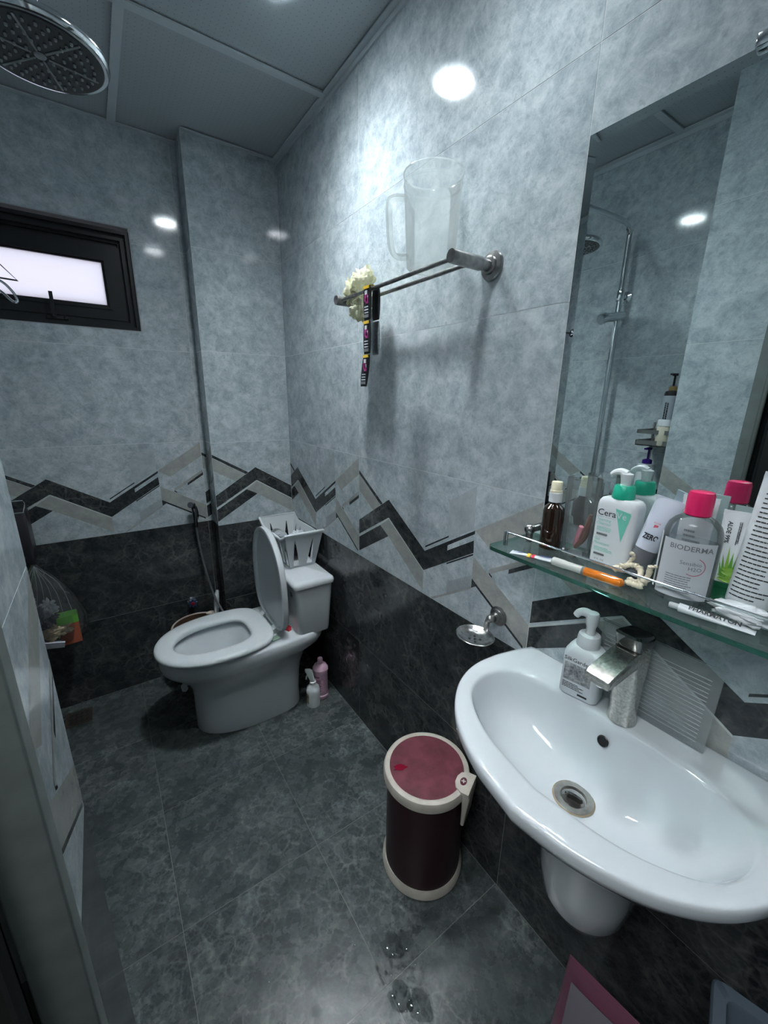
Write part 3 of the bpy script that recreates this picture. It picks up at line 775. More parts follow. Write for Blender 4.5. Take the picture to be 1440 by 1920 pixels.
def wrap_label(A, B, z0, z1, a0, a1, m, name, k=1.012, n=24):
    g = G(); g.loft([[(A * k * math.cos(a0 + (a1 - a0) * j / n), B * k * math.sin(a0 + (a1 - a0) * j / n), z) for j in range(n + 1)] for z in (z0, z1)], False, False, closed=False)
    return ob(name, g, m, t)
M['softlab'] = mat('silver_white_label', (.50, .53, .56), .35)
wrap_label(A_, B_, .010, .098, math.radians(-148), math.radians(-32), M['softlab'], 'front_label')
wrap_label(A_, B_, .014, .104, math.radians(-188), math.radians(-158), M['whitelab'], 'side_label')
def ell_T(A, B, h):  # place flat print on the front of an elliptical body
    return T3((0, -B * 1.02, 0), rx=PI / 2)
PH = [math.radians(k) for k in range(-100, 101, 2)]
AL = [0.0]
for p0, p1 in zip(PH, PH[1:]):
    AL.append(AL[-1] + math.hypot(A_ * (math.sin(p1) - math.sin(p0)), B_ * (math.cos(p1) - math.cos(p0))))
AL = [a - AL[50] for a in AL]
def on_ellipse(g, lift=.0):
    o = []
    for v in g.v:
        k = 0
        while k < len(AL) - 2 and AL[k + 1] < v.x: k += 1
        q = PH[k] + (PH[k + 1] - PH[k]) * (v.x - AL[k]) / (AL[k + 1] - AL[k]); m_ = 1.018 + lift
        o.append(Vector((A_ * m_ * math.sin(q), -B_ * m_ * math.cos(q), v.y)))
    g.v = o; return g
I4 = Matrix.Identity(4)
g = G(); text_geo('BIODERMA', .0108, T3((.003, .088, 0)), g=g, bold=.0001)
text_geo('Sensibio', .0080, T3((.006, .066, 0)), g=g); text_geo('H2O', .0080, T3((.012, .058, 0)), g=g)
small_print(g, -.022, .024, .018, .046, 8, I4, seed=8, hgt=.35)
ob('label_lettering', on_ellipse(g), M['inkgrey'], t, smooth=False)
g = G(); arc = [(.010 + .014 * math.cos(q), .062 + .014 * math.sin(q)) for q in [math.radians(-120 + 190 * k / 20) for k in range(21)]]
g.add([(.010 + (x - .010) * q, .062 + (y - .062) * q, 0) for x, y in arc for q in (1.0, .93)], [(2 * i, 2 * i + 1, 2 * i + 3, 2 * i + 2) for i in range(20)])
ob('label_arc', on_ellipse(g, .004), mat('dusty_red_print', (.42, .08, .12), .4), t, smooth=False)
g = G(); TLs = T3((-A_ * 1.03, 0, 0), rz=-PI / 2) @ T3(rx=PI / 2); small_print(g, -.006, .006, .02, .1, 22, TLs, seed=12, hgt=.4); ob('side_print', g, M['inkgrey'], t, smooth=False)

# tubes at the back
t = thing('leaf_label_tube', 'white tube with a green leaf drop mark behind the micellar water bottle', 'tube', (-.037, -1.790, Z), (0, 0, -PI / 2))
tube_item(t, .048, .024, .150, M['white'], M['white'], .016)
g = G(); dr = [(.0045 * math.sin(q) * (1 - .6 * (1 + math.cos(q)) / 2), .0075 * math.cos(q)) for q in [2 * PI * k / 16 for k in range(16)]]
g.prism([(x - .010, y + .128) for x, y in dr][::-1], 0, .0004, T=T3((0, -.0042, 0), rx=PI / 2)); ob('drop_mark', g, mat('leaf_green_print', (.12, .40, .06), .4), t, smooth=False)
g = G(); small_print(g, -.010, .014, .03, .10, 9, T3((0, -.0118, 0), rx=PI / 2), seed=31); ob('fine_print', g, M['inkgrey'], t, smooth=False)

t = thing('aloe_gel_tube', 'white tube printed with a green aloe plant above a dark green base', 'tube', (-.038, -1.846, Z), (0, 0, -PI / 2 + .12))
M['dgreen'] = mat('dark_green_print', (.006, .10, .04), .3); M['lgreen'] = mat('aloe_green_print', (.10, .30, .04), .4); M['lime'] = mat('lime_green_print', (.30, .55, .10), .4)
tube_item(t, .048, .028, .138, M['white'], M['dgreen'], .030)
TL = T3((0, -.0145, 0), rx=PI / 2)
g = G(); wr = .022
def wquad(g, poly, mi, dz=0.0):
    g.add([(wr * math.sin(x / wr), y, wr * math.cos(x / wr) - wr + dz - max(0, y - .05) * .085) for x, y in poly], [tuple(range(len(poly)))], mi, TL)
for k, (x, w_, h_, m_) in enumerate(((-.012, .006, .034, 0), (-.006, .007, .048, 1), (.0, .008, .040, 0), (.007, .006, .052, 0), (.013, .006, .032, 1), (-.016, .005, .024, 0), (.016, .005, .022, 0))):
    wquad(g, [(x * .55 - w_ / 2, .040), (x * .55 + w_ / 2, .040), (x, .040 + h_)], m_, .0006 + k * .0001)
for k in range(4):
    yy = .036 + k * .0055; hw = .014 - k * .002
    wquad(g, [(hw * math.cos(q) + .001 * (-1) ** k, yy + .0035 * math.sin(q)) for q in [2 * PI * j / 14 for j in range(14)]], 1 if k % 2 else 2, .0014 + .0001 * k)
ob('aloe_print', g, [M['lgreen'], mat('yellow_green_print', (.22, .42, .06), .4), M['lime']], t, smooth=False)
g = G(); g.box((-.021, -.0008, .023), (.021, .0, .031), T=T3((0, -.0135, 0))); ob('green_band', g, M['dgreen'], t, smooth=False)
g = G(); TV = TL @ T3((-.012, .108, -.0035), rz=-PI / 2); text_geo('ALOE 99%', .0075, TV, g=g, bold=.0002); text_geo('SOOTHING GEL', .0045, TL @ T3((.0, .108, -.003), rz=-PI / 2), g=g); small_print(g, -.018, .018, .010, .014, 2, TV, seed=5); ob('upright_print', g, M['ink'], t, smooth=False)

t = thing('tall_lotion_tube', 'tall white tube covered in fine black print at the right end of the shelf', 'tube', (-.068, -1.878, Z), (0, 0, -PI / 2 + .15))
t.rotation_euler = (math.radians(-3), math.radians(4), -PI / 2 + .15)
t.location.z = Z + .0035
tube_item(t, .060, .036, .198, M['white'], M['white'], .012, r=.024)
g = G(); small_print(g, -.021, .024, .020, .186, 26, I4, seed=21, hgt=.26)
def on_tube(g, w, th, h, cap_h, r):
    o = []
    for v in g.v:
        f = min(1, max(0, (v.y - cap_h) / (h - cap_h))); rx = r + (w / 2 - r) * f ** .8; ry = max(.0011, th / 2 * (1 - f ** 1.6) + .001 * f)
        o.append(Vector((v.x, -ry * math.sqrt(max(.02, 1 - (v.x / rx) ** 2)) - .0005, v.y)))
    g.v = o; return g
on_tube(g, .060, .036, .198, .012, .024); ob('fine_print', g, M['ink'], t, smooth=False)
t = thing('cream_box', 'pale cream carton end behind the tall white tube', 'box', (-.036, -1.925, Z))
g = G(); g.rbox(.016, .022, .205, .001, .0008); ob('carton', g, mat('pale_cream_card', (.50, .51, .42), .5), t)

# white crumpled tissue
t = thing('crumpled_tissue', 'soft white crumpled tissue lying in front of the tall tube', 'tissue', (-.112, -1.888, Z + .0165))
g = G(); crumple(g, (0, 0, 0), .019, .35, 4, squash=(.8, 1.7, .62), freq=7, fine=.6); ob('tissue', g, M['white'], t, ang=80)

# ointment tube
t = thing('ointment_tube', 'small white ointment tube lying at the shelf front edge with bold black lettering', 'tube', (-.134, -1.868, Z + .0065), (0, 0, math.radians(-82)))
g = G(); n = 20; rings = []
for i in range(10):
    f = i / 9; rings.append([(-.045 + .085 * f, (.0072 + .002 * f) * math.cos(2 * PI * j / n), (.0062 - .0050 * f ** 1.5) * math.sin(2 * PI * j / n) - .0055 * f * .5) for j in range(n)])
g.loft(rings); ob('tube_body', g, M['white'], t)
g = G(); g.lathe([(.0042, 0), (.0042, .011), (.0036, .013)], 18, T=T3((-.044, 0, 0), ry=-PI / 2)); ob('cap', g, mat('grey_white_cap', (.42, .45, .46), .4), t)
g = G(); text_geo('PHARMATON', .0095, T3((-.004, -.0052, .0052), rx=math.radians(42), ry=math.radians(2)), g=g, bold=.0002); ob('lettering', g, M['ink'], t, smooth=False)

# used toothpaste tube and orange vial at the front
t = thing('toothpaste_tube', 'small white toothpaste tube with a yellow and a red stripe, at the left shelf end', 'tube', (-.145, -1.583, Z + .004), (0, 0, math.radians(-70)))
g = G(); rings = []; n = 18
for i in range(12):
    f = i / 11; x = -.044 + .088 * f; wy = .011 - .006 * math.sin(PI * min(1, f * 1.3)) ** 1 if f < .7 else .0085
    rings.append([(x, wy * math.cos(2 * PI * j / n), (.001 + .0028 * f) * math.sin(2 * PI * j / n)) for j in range(n)])
g.loft(rings); ob('tube_body', g, M['white'], t)
for x, m_ in ((-.012, M['yel']), (-.004, mat('red_print', (.65, .03, .06), .4))):
    g = G(); g.lathe([(1, 0), (1, .006)], 18, T=T3((x, 0, 0), ry=PI / 2, s=(.0032, .0082, 1)), cap0=False, cap1=False); ob('stripe', g, m_, t)
g = G(); small_print(g, .010, .038, -.005, .006, 3, T3((0, 0, .0042)), seed=9); small_print(g, -.040, -.018, -.004, .004, 2, T3((0, 0, .0030)), seed=10); ob('print', g, mat('blue_print', (.05, .08, .25), .4), t, smooth=False)

t = thing('orange_vial', 'slim vial of orange liquid with a clear white cap, lying along the shelf rail', 'vial', (-.139, -1.675, Z + .0085), (0, 0, math.radians(-86)))
g = G(); g.lathe([(.0062, 0), (.0078, .001), (.0078, .052), (.007, .060), (.003, .064)], 24, T=T3((.004, 0, 0), ry=PI / 2)); ob('vial_body', g, mat('orange_glass', (.62, .17, .012), .08, coat=1, noisy=.45, nscale=30), t)
g = G(); g.lathe([(.0080, 0), (.0080, .004)], 24, T=T3((.001, 0, 0), ry=PI / 2)); ob('grey_ring', g, M['inkgrey'], t)
g = G(); g.lathe([(.0060, 0), (.0078, .002), (.0078, .024), (.0072, .025), (.0072, .056)], 24, T=T3((-.055, 0, 0), ry=PI / 2)); ob('clear_cap', g, mat('milky_cap', (.55, .57, .53), .25), t)

M['rootmat'] = mat('cream_tissue', (.66, .60, .46), .6, bump=.5, nscale=160)
t = thing('twisted_tissue', 'cream twisted tissue knots lying beside the orange vial', 'tissue', (-.108, -1.748, Z + .0085))
g = G()
def twist(pts, r, sd):
    P = spline(pts, 9); rs = [r * (.65 + .6 * abs(noise.noise(Vector((i * .35, sd, 0))))) for i in range(len(P))]; rs[-1] *= .3; rs[0] *= .5
    P = [p + Vector((noise.noise(Vector((i * .5, sd, 1))), noise.noise(Vector((i * .5, sd, 2))), noise.noise(Vector((i * .5, sd, 3))))) * r * .5 for i, p in enumerate(P)]
    g.tube(P, r, 9, rs=rs)
twist([(.020, .046, .000), (.024, .034, .008), (.026, .020, .016), (.024, .006, .014), (.010, -.004, .002)], .0065, 1)
twist([(.026, .032, .006), (.030, .026, .018), (.029, .020, .030), (.025, .024, .038)], .0042, 2)
twist([(.000, .012, .000), (-.004, -.002, .001), (.002, -.014, .004), (.004, -.016, .018), (.002, -.017, .034)], .0058, 3)
twist([(-.010, .010, .000), (-.013, -.004, -.001), (-.008, -.016, .000)], .0055, 4)
twist([(.003, -.016, .028), (-.002, -.022, .034), (.0, -.028, .036)], .0028, 6)
ob('knots', g, M['rootmat'], t, ang=60)

# ------------------------------------------------------------------ soap dish
t = thing('soap_dish', 'wall-mounted steel soap dish with a pierced oval bowl', 'soap dish', (0, -1.404, .866))
g = G(); g.lathe([(.026, 0), (.026, .004), (.021, .007), (.020, .011), (.013, .014), (.011, .022)], 36, T=T3(ry=-PI / 2)); ob('wall_flange', g, M['steel'], t)
g = G(); g.tube(spline([(-.012, 0, 0), (-.030, 0, .004), (-.038, .004, -.006), (-.034, .008, -.022), (-.034, .010, -.036)], 6), .007, 12)
crumple(g, (-.034, .0, .002), .0105, 0, 1, sub=2); ob('arm', g, M['steel'], t)
g = G(); n = 40; nr = 14; v = []; f = []
holes = [(0, 0), (.012, .011), (-.012, .011), (.012, -.011), (-.012, -.011)]
prof = [(.0, -.012), (.15, -.012), (.3, -.0118), (.45, -.0112), (.6, -.0095), (.75, -.006), (.88, -.001), (.95, .001), (1.0, .0), (1.0, -.0015), (.95, -.001), (.88, -.003), (.75, -.008), (.45, -.0135), (0, -.0145)]
g.lathe([(max(k, .001) * .050, z) for k, z in prof], 44, cap0=False, cap1=False, sx=.92, sy=1.05)
ob('bowl', g, mat('scratched_steel', (.50, .50, .49), .22, 1, noisy=.3, nscale=90), t, (-.065, .018, -.044))
for hx_, hy_ in holes:
    g = G(); g.lathe([(.0035, -.0002), (.0035, .0004)], 8, sx=1.2); ob('drain_hole', g, M['black'], t, (-.065 + hx_ * .8, .018 + hy_ * .9, -.0556), (0, 0, .6))

# ------------------------------------------------------------------ wash basin
SY, RZ = -1.75, .84
t = thing('wash_basin', 'white ceramic wall-hung wash basin with a rounded front', 'sink', (0, SY, 0))
def sym(half): return half + [(x, -y) for x, y in reversed(half)]
def resample(poly, c, n):
    """radius by angle from c"""
    P = [(x - c[0], y - c[1]) for x, y in poly]; out = []
    for k in range(n):
        a = 2 * PI * k / n; dx, dy = math.cos(a), math.sin(a); best = 0
        for i in range(len(P)):
            (x1, y1), (x2, y2) = P[i], P[(i + 1) % len(P)]
            ex, ey = x2 - x1, y2 - y1; den = dx * ey - dy * ex
            if abs(den) < 1e-12: continue
            tt = (x1 * ey - y1 * ex) / den; u = (x1 * dy - y1 * dx) / den
            if tt > 0 and -1e-9 <= u <= 1 + 1e-9: best = max(best, tt)
        out.append((c[0] + dx * best, c[1] + dy * best))
    return out
def smooth_open(pts, k=8): return [(p.x, p.y) for p in spline([(a, b, 0) for a, b in pts], k)]
half = smooth_open([(-.104, .263), (-.16, .2655), (-.21, .256), (-.258, .233), (-.300, .197), (-.332, .154), (-.362, .085), (-.378, .0)][::1])
front = half + [(x, -y) for x, y in reversed(half[:-1])]
outer_poly = [(-.001, .237), (-.05, .252)] + front + [(-.05, -.252), (-.001, -.237)]
ih = smooth_open([(-.088, .0), (-.086, .07), (-.092, .135), (-.106, .182), (-.135, .212), (-.172, .224), (-.21, .220), (-.245, .203), (-.278, .160), (-.302, .100), (-.318, 0)])
inner_poly = ih + [(x, -y) for x, y in reversed(ih[1:-1])]
NB = 144; cB = (-.19, 0)
OUT = resample(outer_poly, cB, NB); INN = resample(inner_poly, cB, NB)
dr_c = (-.172, .008)
DRN = [(dr_c[0] + .021 * math.cos(2 * PI * k / NB), dr_c[1] + .021 * math.sin(2 * PI * k / NB)) for k in range(NB)]
LOWR = [(min(-.001, -.10 + .085 * math.cos(2 * PI * k / NB)), .10 * math.sin(2 * PI * k / NB)) for k in range(NB)]
def lerp2(A, B, s, z): return [(a[0] + (b[0] - a[0]) * s, a[1] + (b[1] - a[1]) * s, z) for a, b in zip(A, B)]
rings = [lerp2(OUT, LOWR, s, z) for s, z in ((1, .655), (.86, .662), (.66, .688), (.44, .722), (.24, .758), (.10, .788), (.03, .808), (.0, .820))]
rings += [lerp2(OUT, OUT, 0, .832), lerp2(OUT, INN, .03, .8385), lerp2(OUT, INN, .12, .8405), lerp2(OUT, INN, .30, .8400), lerp2(OUT, INN, .82, .8385), lerp2(OUT, INN, .95, .8365)]
rings += [lerp2(INN, DRN, s, z) for s, z in ((0, .832), (.03, .822), (.07, .805), (.13, .785), (.22, .762), (.34, .742), (.50, .727), (.68, .716), (.85, .709), (1.0, .704), (1.0, .690))]
g = G(); g.loft(rings, True, False); g.v = [Vector((min(p.x, -.0008), p.y, p.z)) for p in g.v]
ob('basin', g, M['ceramic'], t, ang=60)
g = G(); g.lathe([(.034, .0035), (.034, .0045), (.027, .0058), (.0225, .005), (.0215, .001), (.0215, -.010), (.001, -.010)], 40, cap0=False, cap1=False); ob('drain_ring', g, mat('limescaled_steel', (.46, .45, .42), .3, .9, noisy=.2, nscale=80), t, (dr_c[0], dr_c[1], .7055))
g = G(); g.lathe([(.0355, .0030), (.0355, .0036), (.033, .0042)], 40, cap0=False, cap1=False); g.lathe([(.0365, .0028), (.0345, .0040)], 40, cap0=False, cap1=False); ob('rust_stain', g, mat('brown_limescale', (.30, .24, .16), .8), t, (dr_c[0], dr_c[1], .7055))
g = G(); g.lathe([(.0155, 0), (.0165, .002), (.0155, .004), (.010, .0055), (.001, .006)], 32, T=T3(ry=math.radians(62), rz=.3)); ob('drain_plug', g, M['blackgloss'], t, (dr_c[0] + .001, dr_c[1], .706))
g = G(); g.lathe([(.0085, -.002), (.0105, .001), (.0085, .0022), (.007, -.001)], 24, T=T3(ry=-PI * .40), cap0=False); g.lathe([(.0078, .0006), (.0078, .0008)], 20, T=T3(ry=-PI * .40)); ob('overflow_hole', g, M['black'], t, (-.100, .006, .799))

t = thing('trap_cover', 'white ceramic half pedestal hung below the wash basin', 'pedestal', (0, SY, 0))
def ushape(hw, dp, z, xb=0.0):
    o = []
    for k in range(25):
        a = -PI / 2 + PI * k / 24; o.append((-(dp - hw) - hw * math.cos(a) if dp > hw else -dp * math.cos(a), hw * math.sin(a), z))
    return [(-.001, -hw, z)] + o + [(-.001, hw, z)]
g = G(); g.loft([ushape(.030, .08, .345), ushape(.052, .115, .350), ushape(.070, .140, .366), ushape(.082, .158, .40), ushape(.088, .170, .46), ushape(.094, .182, .58), ushape(.098, .190, .652)])
ob('cover', g, M['ceramic'], t, ang=60)

# faucet
t = thing('basin_faucet', 'spotted nickel single-lever tap with a flat wide spout', 'tap', (-.064, -1.752, RZ + .0005), (0, 0, -.06))
def rrect(cx_, cy_, w_, d_, rad, z, tilt=0):
    o = []
    for ax, ay, a in ((w_ / 2 - rad, d_ / 2 - rad, 0), (-w_ / 2 + rad, d_ / 2 - rad, 90), (-w_ / 2 + rad, -d_ / 2 + rad, 180), (w_ / 2 - rad, -d_ / 2 + rad, 270)):
        for k in range(7):
            q = math.radians(a + 15 * k); x = cx_ + ax + rad * math.cos(q); o.append((x, cy_ + ay + rad * math.sin(q), z + tilt * (x - cx_)))
    return o
g = G(); g.loft([rrect(0, 0, .049, .049, .0240, 0), rrect(0, 0, .048, .048, .0235, .004), rrect(-.001, 0, .045, .046, .021, .03), rrect(-.004, 0, .046, .045, .017, .075), rrect(-.006, 0, .050, .045, .013, .110), rrect(-.008, 0, .054, .044, .010, .135, .1), rrect(-.008, 0, .052, .042, .009, .156, .0)])
ob('tap_body', g, M['nickel'], t, ang=50)
g = G()
def srect(x, zc, w_, h_): return [(x, sy_ * w_ / 2 * a, zc + sz_ * h_ / 2 * b) for sy_, sz_, a, b in ((1, -1, .9, 1), (1, -1, 1, .7), (1, 1, 1, .7), (1, 1, .9, 1), (-1, 1, .9, 1), (-1, 1, 1, .7), (-1, -1, 1, .7), (-1, -1, .9, 1))]
g.loft([srect(-.010, .142, .043, .034), srect(-.040, .139, .044, .030), srect(-.075, .132, .045, .024), srect(-.104, .126, .045, .019), srect(-.110, .124, .043, .014)]); ob('spout', g, M['nickel'], t, ang=40)
g = G(); g.lathe([(.011, 0), (.011, .009)], 24, T=T3((-.092, 0, .1095))); ob('aerator', g, M['chrome'], t)
g = G(); g.loft([rrect(-.004, 0, .044, .040, .010, .152, 0), rrect(-.006, 0, .058, .045, .012, .160, -.10), rrect(-.008, 0, .064, .046, .012, .180, -.16), rrect(-.008, 0, .058, .040, .012, .184, -.16)]); ob('lever', g, M['blackgloss'], t, ang=40, label='dark glossy lever head')

# soap dispenser (label side = local -y)
ang_s = math.atan2(-1.71 + 1.638, -.085 + .098)   # direction of the front face
t = thing('foam_soap_dispenser', 'white square foam soap pump bottle beside the tap', 'soap dispenser', (-.064, -1.671, RZ + .0008), (0, 0, ang_s))
g = G()
g.loft([rrect(0, 0, .068, .046, .012, 0), rrect(0, 0, .073, .051, .013, .003), rrect(0, 0, .073, .051, .013, .088), rrect(0, 0, .070, .048, .013, .096), rrect(0, 0, .056, .042, .014, .107), rrect(0, 0, .044, .038, .016, .110)]); ob('bottle_body', g, M['white'], t, ang=60)
g = G(); g.lathe([(.0205, .109), (.0215, .111), (.0205, .128), (.019, .134), (.010, .135)], 32); ob('collar', g, M['white'], t)
g = G(); g.lathe([(.0085, .133), (.0085, .150), (.0115, .158), (.0120, .176), (.010, .180), (.004, .181)], 26)
g.tube(spline([(0, 0, .172), (-.014, -.002, .177), (-.024, -.003, .173), (-.029, -.004, .165)], 5), .007, 12, rs=[.0095 - .00022 * k for k in range(16)]); ob('pump', g, M['white'], t)
TL = T3((0, -.0258, 0), rx=PI / 2)
g = G(); text_geo('SilkGarden', .0115, TL @ T3((-.006, .081, 0)), g=g, bold=.0001); small_print(g, -.029, .018, .016, .030, 4, TL, seed=14); g.prism([(.002, .008), (.020, .008), (.020, .012), (.002, .012)], 0, .0002, T=TL); ob('label_lettering', g, M['ink'], t, smooth=False)
g = G(); g.add([(-.029, .034, 0), (.022, .034, 0), (.022, .073, 0), (-.029, .073, 0)], [(0, 1, 2, 3)], 0, TL)
pm = marble('grey_flower_photo_print', (.03, .035, .04), (.20, .22, .23), (.48, .50, .50), (.6, .6, .6), .5, 60, .4)
ob('label_picture', g, pm, t, smooth=False)
g = G(); g.prism([(.017 + .005 * math.cos(q), .064 + .004 * math.sin(q)) for q in [2 * PI * k / 14 for k in range(14)]], .0001, .0004, T=TL); ob('blue_seal', g, mat('navy_print', (.03, .06, .20), .4), t, smooth=False)

# clear ribbed package behind the tap
t = thing('clear_package', 'flat clear ribbed plastic package leaning on the wall behind the tap', 'plastic pack', (-.032, -1.775, RZ + .001), (0, math.radians(3), 0))
g = G(); nx, nz = 34, 22; v = []; f = []
for s_ in (-1, 1):
    for i in range(nx + 1):
        for j in range(nz + 1):
            y = .100 - .196 * i / nx; z = .155 * j / nz
            edge = min(1, 6 * min(i / nx, 1 - i / nx, j / nz + .02, 1 - j / nz))
            v.append((s_ * (.0015 + .0075 * edge + .0012 * math.sin(j * PI) * edge + .0010 * noise.noise(Vector((i * .35, j * .35, s_))) * edge) + .0, y, z))
K = (nx + 1) * (nz + 1)
for s_ in range(2):
    for i in range(nx):
        for j in range(nz):
            a = s_ * K + i * (nz + 1) + j; q = (a, a + nz + 1, a + nz + 2, a + 1); f.append(q if s_ == 0 else q[::-1])
g.add(v, f); ob('film', g, M['pack'], t, ang=80)
g = G()
for j in range(16):
    z = .018 + j * .0078; g.tube([(-.0080, .088, z), (-.0092, 0, z + .0006), (-.0080, -.084, z)], .0009, 5)
rb = ob('ribs', g, clear('milky_rib', (.9, .93, .95), .30, .2), t); rb['kind'] = 'stuff'
g = G(); g.tube([(-.002, .101, .157), (-.002, .0, .1575), (-.002, -.097, .156)], .0022, 8); ob('sealed_edge', g, M['clearbag'], t)

# ------------------------------------------------------------------ toilet (front towards -x)
TC = -.335
t = thing('toilet', 'white one-piece toilet with its lid raised, in the corner', 'toilet', (0, TC, 0))
def egg(xf, xb, hw, z, n=72, back=.55, pw=2.2):
    """plan outline: rounded nose at xf (front), squarer at xb"""
    o = []; xm = xb + (xf - xb) * back if False else None
    for k in range(n):
        a = 2 * PI * k / n; c, s = math.cos(a), math.sin(a)
        xc = xb - (xb - xf) * .42
        if c > 0:   # back half
            x = xc + (xb - xc) * abs(c) ** (2 / 3.6); y = hw * math.copysign(abs(s) ** (2 / 3.6), s)
        else:
            x = xc - (xc - xf) * abs(c) ** (2 / pw); y = hw * math.copysign(abs(s) ** (2 / pw), s)
        o.append((x, y, z))
    return o
SX0 = -.735
rings = [egg(-.622, -.165, .140, 0), egg(-.624, -.165, .142, .01), egg(-.622, -.165, .136, .08), egg(-.622, -.155, .128, .17), egg(-.630, -.145, .128, .215), egg(-.655, -.130, .136, .250), egg(-.690, -.115, .152, .282), egg(-.718, -.085, .172, .308), egg(-.732, -.055, .186, .330), egg(SX0, -.045, .192, .352), egg(SX0 + .002, -.045, .192, .383), egg(SX0 + .010, -.050, .186, .392)]
inner = [egg(-.690, -.36, .135, .391), egg(-.675, -.375, .125, .375), egg(-.640, -.40, .105, .31), egg(-.585, -.43, .075, .24), egg(-.55, -.46, .045, .20)]
g = G(); g.loft(rings + inner, True, True); ob('bowl_body', g, M['ceramic'], t, ang=60)
g = G(); g.loft([egg(-.632, -.405, .098, .268), egg(-.632, -.405, .098, .270)]); ob('bowl_water', g, mat('still_water', (.72, .78, .80), .02, coat=1), t)
# seat ring
def egg2(xf, xb, hw, z, n=72):
    o = []
    for k in range(n):
        a = 2 * PI * k / n; c, s = math.cos(a), math.sin(a); xc = xb - (xb - xf) * .45
        p = 3.4 if c > 0 else 2.15
        x = xc + ((xb - xc) if c > 0 else (xc - xf)) * math.copysign(abs(c) ** (2 / p), c); y = hw * math.copysign(abs(s) ** (2 / p), s)
        o.append((x, y, z))
    return o
SB = -.285
rs_ = [egg2(-.738, SB, .190, .396), egg2(-.744, SB + .004, .195, .402), egg2(-.744, SB + .004, .195, .410), egg2(-.738, SB, .190, .418), egg2(-.725, SB - .01, .178, .4215), egg2(-.690, SB - .060, .140, .4210), egg2(-.680, SB - .075, .122, .4190), egg2(-.674, SB - .082, .114, .413), egg2(-.670, SB - .086, .110, .402), egg2(-.672, SB - .084, .112, .396)]
g = G(); g.loft(rs_ + [rs_[0]], False, False); ob('seat_ring', g, M['ceramic_seat'], t, ang=60)
for y in (-.075, .075):
    g = G(); g.rbox(.034, .034, .022, .006, .003); g.tube([(0, -.017, .020), (0, .017, .020)], .008, 12); ob('hinge', g, M['ceramic_seat'], t, (-.272, y, .392))
# raised lid: same outline, in its own plane (x -> up), leaning back slightly
def lidring(ins, dz):
    P = egg2(-.745 + ins, SB - .0 - ins * .6, .192 - ins, 0); out = []
    for x, y, _ in P:
        h = -(x - SB)      # distance from the hinge line
        out.append((dz, y, h))
    return out
g = G(); LT = T3((-.250, 0, .402), ry=math.radians(-1))
g.loft([lidring(.022, -.004), lidring(.019, -.016), lidring(.008, -.019), lidring(.001, -.016), lidring(0, .002), lidring(.008, .010), lidring(.03, .014)], False, True, T=LT)
g.loft([lidring(.022, -.004), lidring(.10, -.001)], False, True, T=LT); g.f[-1] = tuple(reversed(g.f[-1]))
ob('lid', g, M['ceramic_seat'], t, ang=50, label='raised toilet lid')
# tank
g = G(); rr2 = lambda x0, x1, hw, z, rad=.020: rrect((x0 + x1) / 2, 0, x1 - x0, 2 * hw, rad, z)
g.loft([rr2(-.19, -.045, .168, .382), rr2(-.196, -.043, .172, .40), rr2(-.200, -.035, .177, .52), rr2(-.205, -.028, .180, .612)]); ob('tank', g, M['ceramic'], t, ang=50)
g = G(); g.loft([rr2(-.203, -.028, .178, .614), rr2(-.211, -.022, .186, .617), rr2(-.213, -.020, .188, .630), rr2(-.209, -.024, .184, .642), rr2(-.196, -.034, .172, .648)]); ob('tank_lid', g, M['ceramic'], t, ang=50)
g = G(); g.box((-.0010, -.011, -.010), (.0004, .011, .010)); lp = ob('logo_plate', g, M['black'], t, (-.2025, -.118, .575), smooth=False)
g = G(); small_print(g, -.008, .008, -.003, .003, 1, frame((-.2040, -.118, .575), (0, -1, 0), (0, 0, 1), (-1, 0, 0))); ob('fine_print', g, M['whitelab'], t, smooth=False)
g = G(); g.tube([(-.655, -.02, .235), (-.655, -.045, .235)], .012, 12); ob('inlet_knob', g, M['white'], t)

# small things on the toilet deck
t = thing('red_box', 'small red cleaner block wedged behind the raised toilet lid', 'cleaner block', (-.222, -.425, .3935), (0, 0, .35))
g = G(); g.rbox(.018, .045, .020, .002, .001); ob('wrapper', g, M['red'], t); g = G(); g.rbox(.014, .020, .016, .004, .003); ob('block', g, mat('yellowish_block', (.55, .50, .35), .6), t, (-.004, .036, 0))
t = thing('green_refill', 'flat green-grey blister by the toilet seat hinge', 'refill', (-.292, -.470, .3935), (0, 0, .2))
g = G(); g.rbox(.040, .030, .006, .004, .002); ob('blister', g, mat('grey_green_film', (.25, .36, .28), .2), t)

# ------------------------------------------------------------------ basket on the tank
M['basket'] = mat('grey_white_plastic', (.60, .64, .66), .35)
t = thing('plastic_basket', 'grey-white slotted plastic basket standing on the toilet tank', 'basket', (-.100, -.213, .6495), (0, 0, 0))
BW0, BD0, BW1, BD1, BH = .125, .270, .185, .340, .172
def bpt(u, f):   # u around 0..4 (sides), f height 0..1
    W, D_ = BW0 + (BW1 - BW0) * f, BD0 + (BD1 - BD0) * f
    s = int(u) % 4; q = u - int(u)
    c = [(-W / 2, -D_ / 2), (W / 2, -D_ / 2), (W / 2, D_ / 2), (-W / 2, D_ / 2)]
    a, b = c[s], c[(s + 1) % 4]
    dip = 0.0
    if s in (1, 3): dip = .030 * min(1, min(q, 1 - q) * 7)
    return (a[0] + (b[0] - a[0]) * q, a[1] + (b[1] - a[1]) * q, BH * f - dip * f ** 3)
g = G(); g.box((-BW0 / 2, -BD0 / 2, 0), (BW0 / 2, BD0 / 2, .003)); ob('base', g, M['basket'], t, smooth=False)
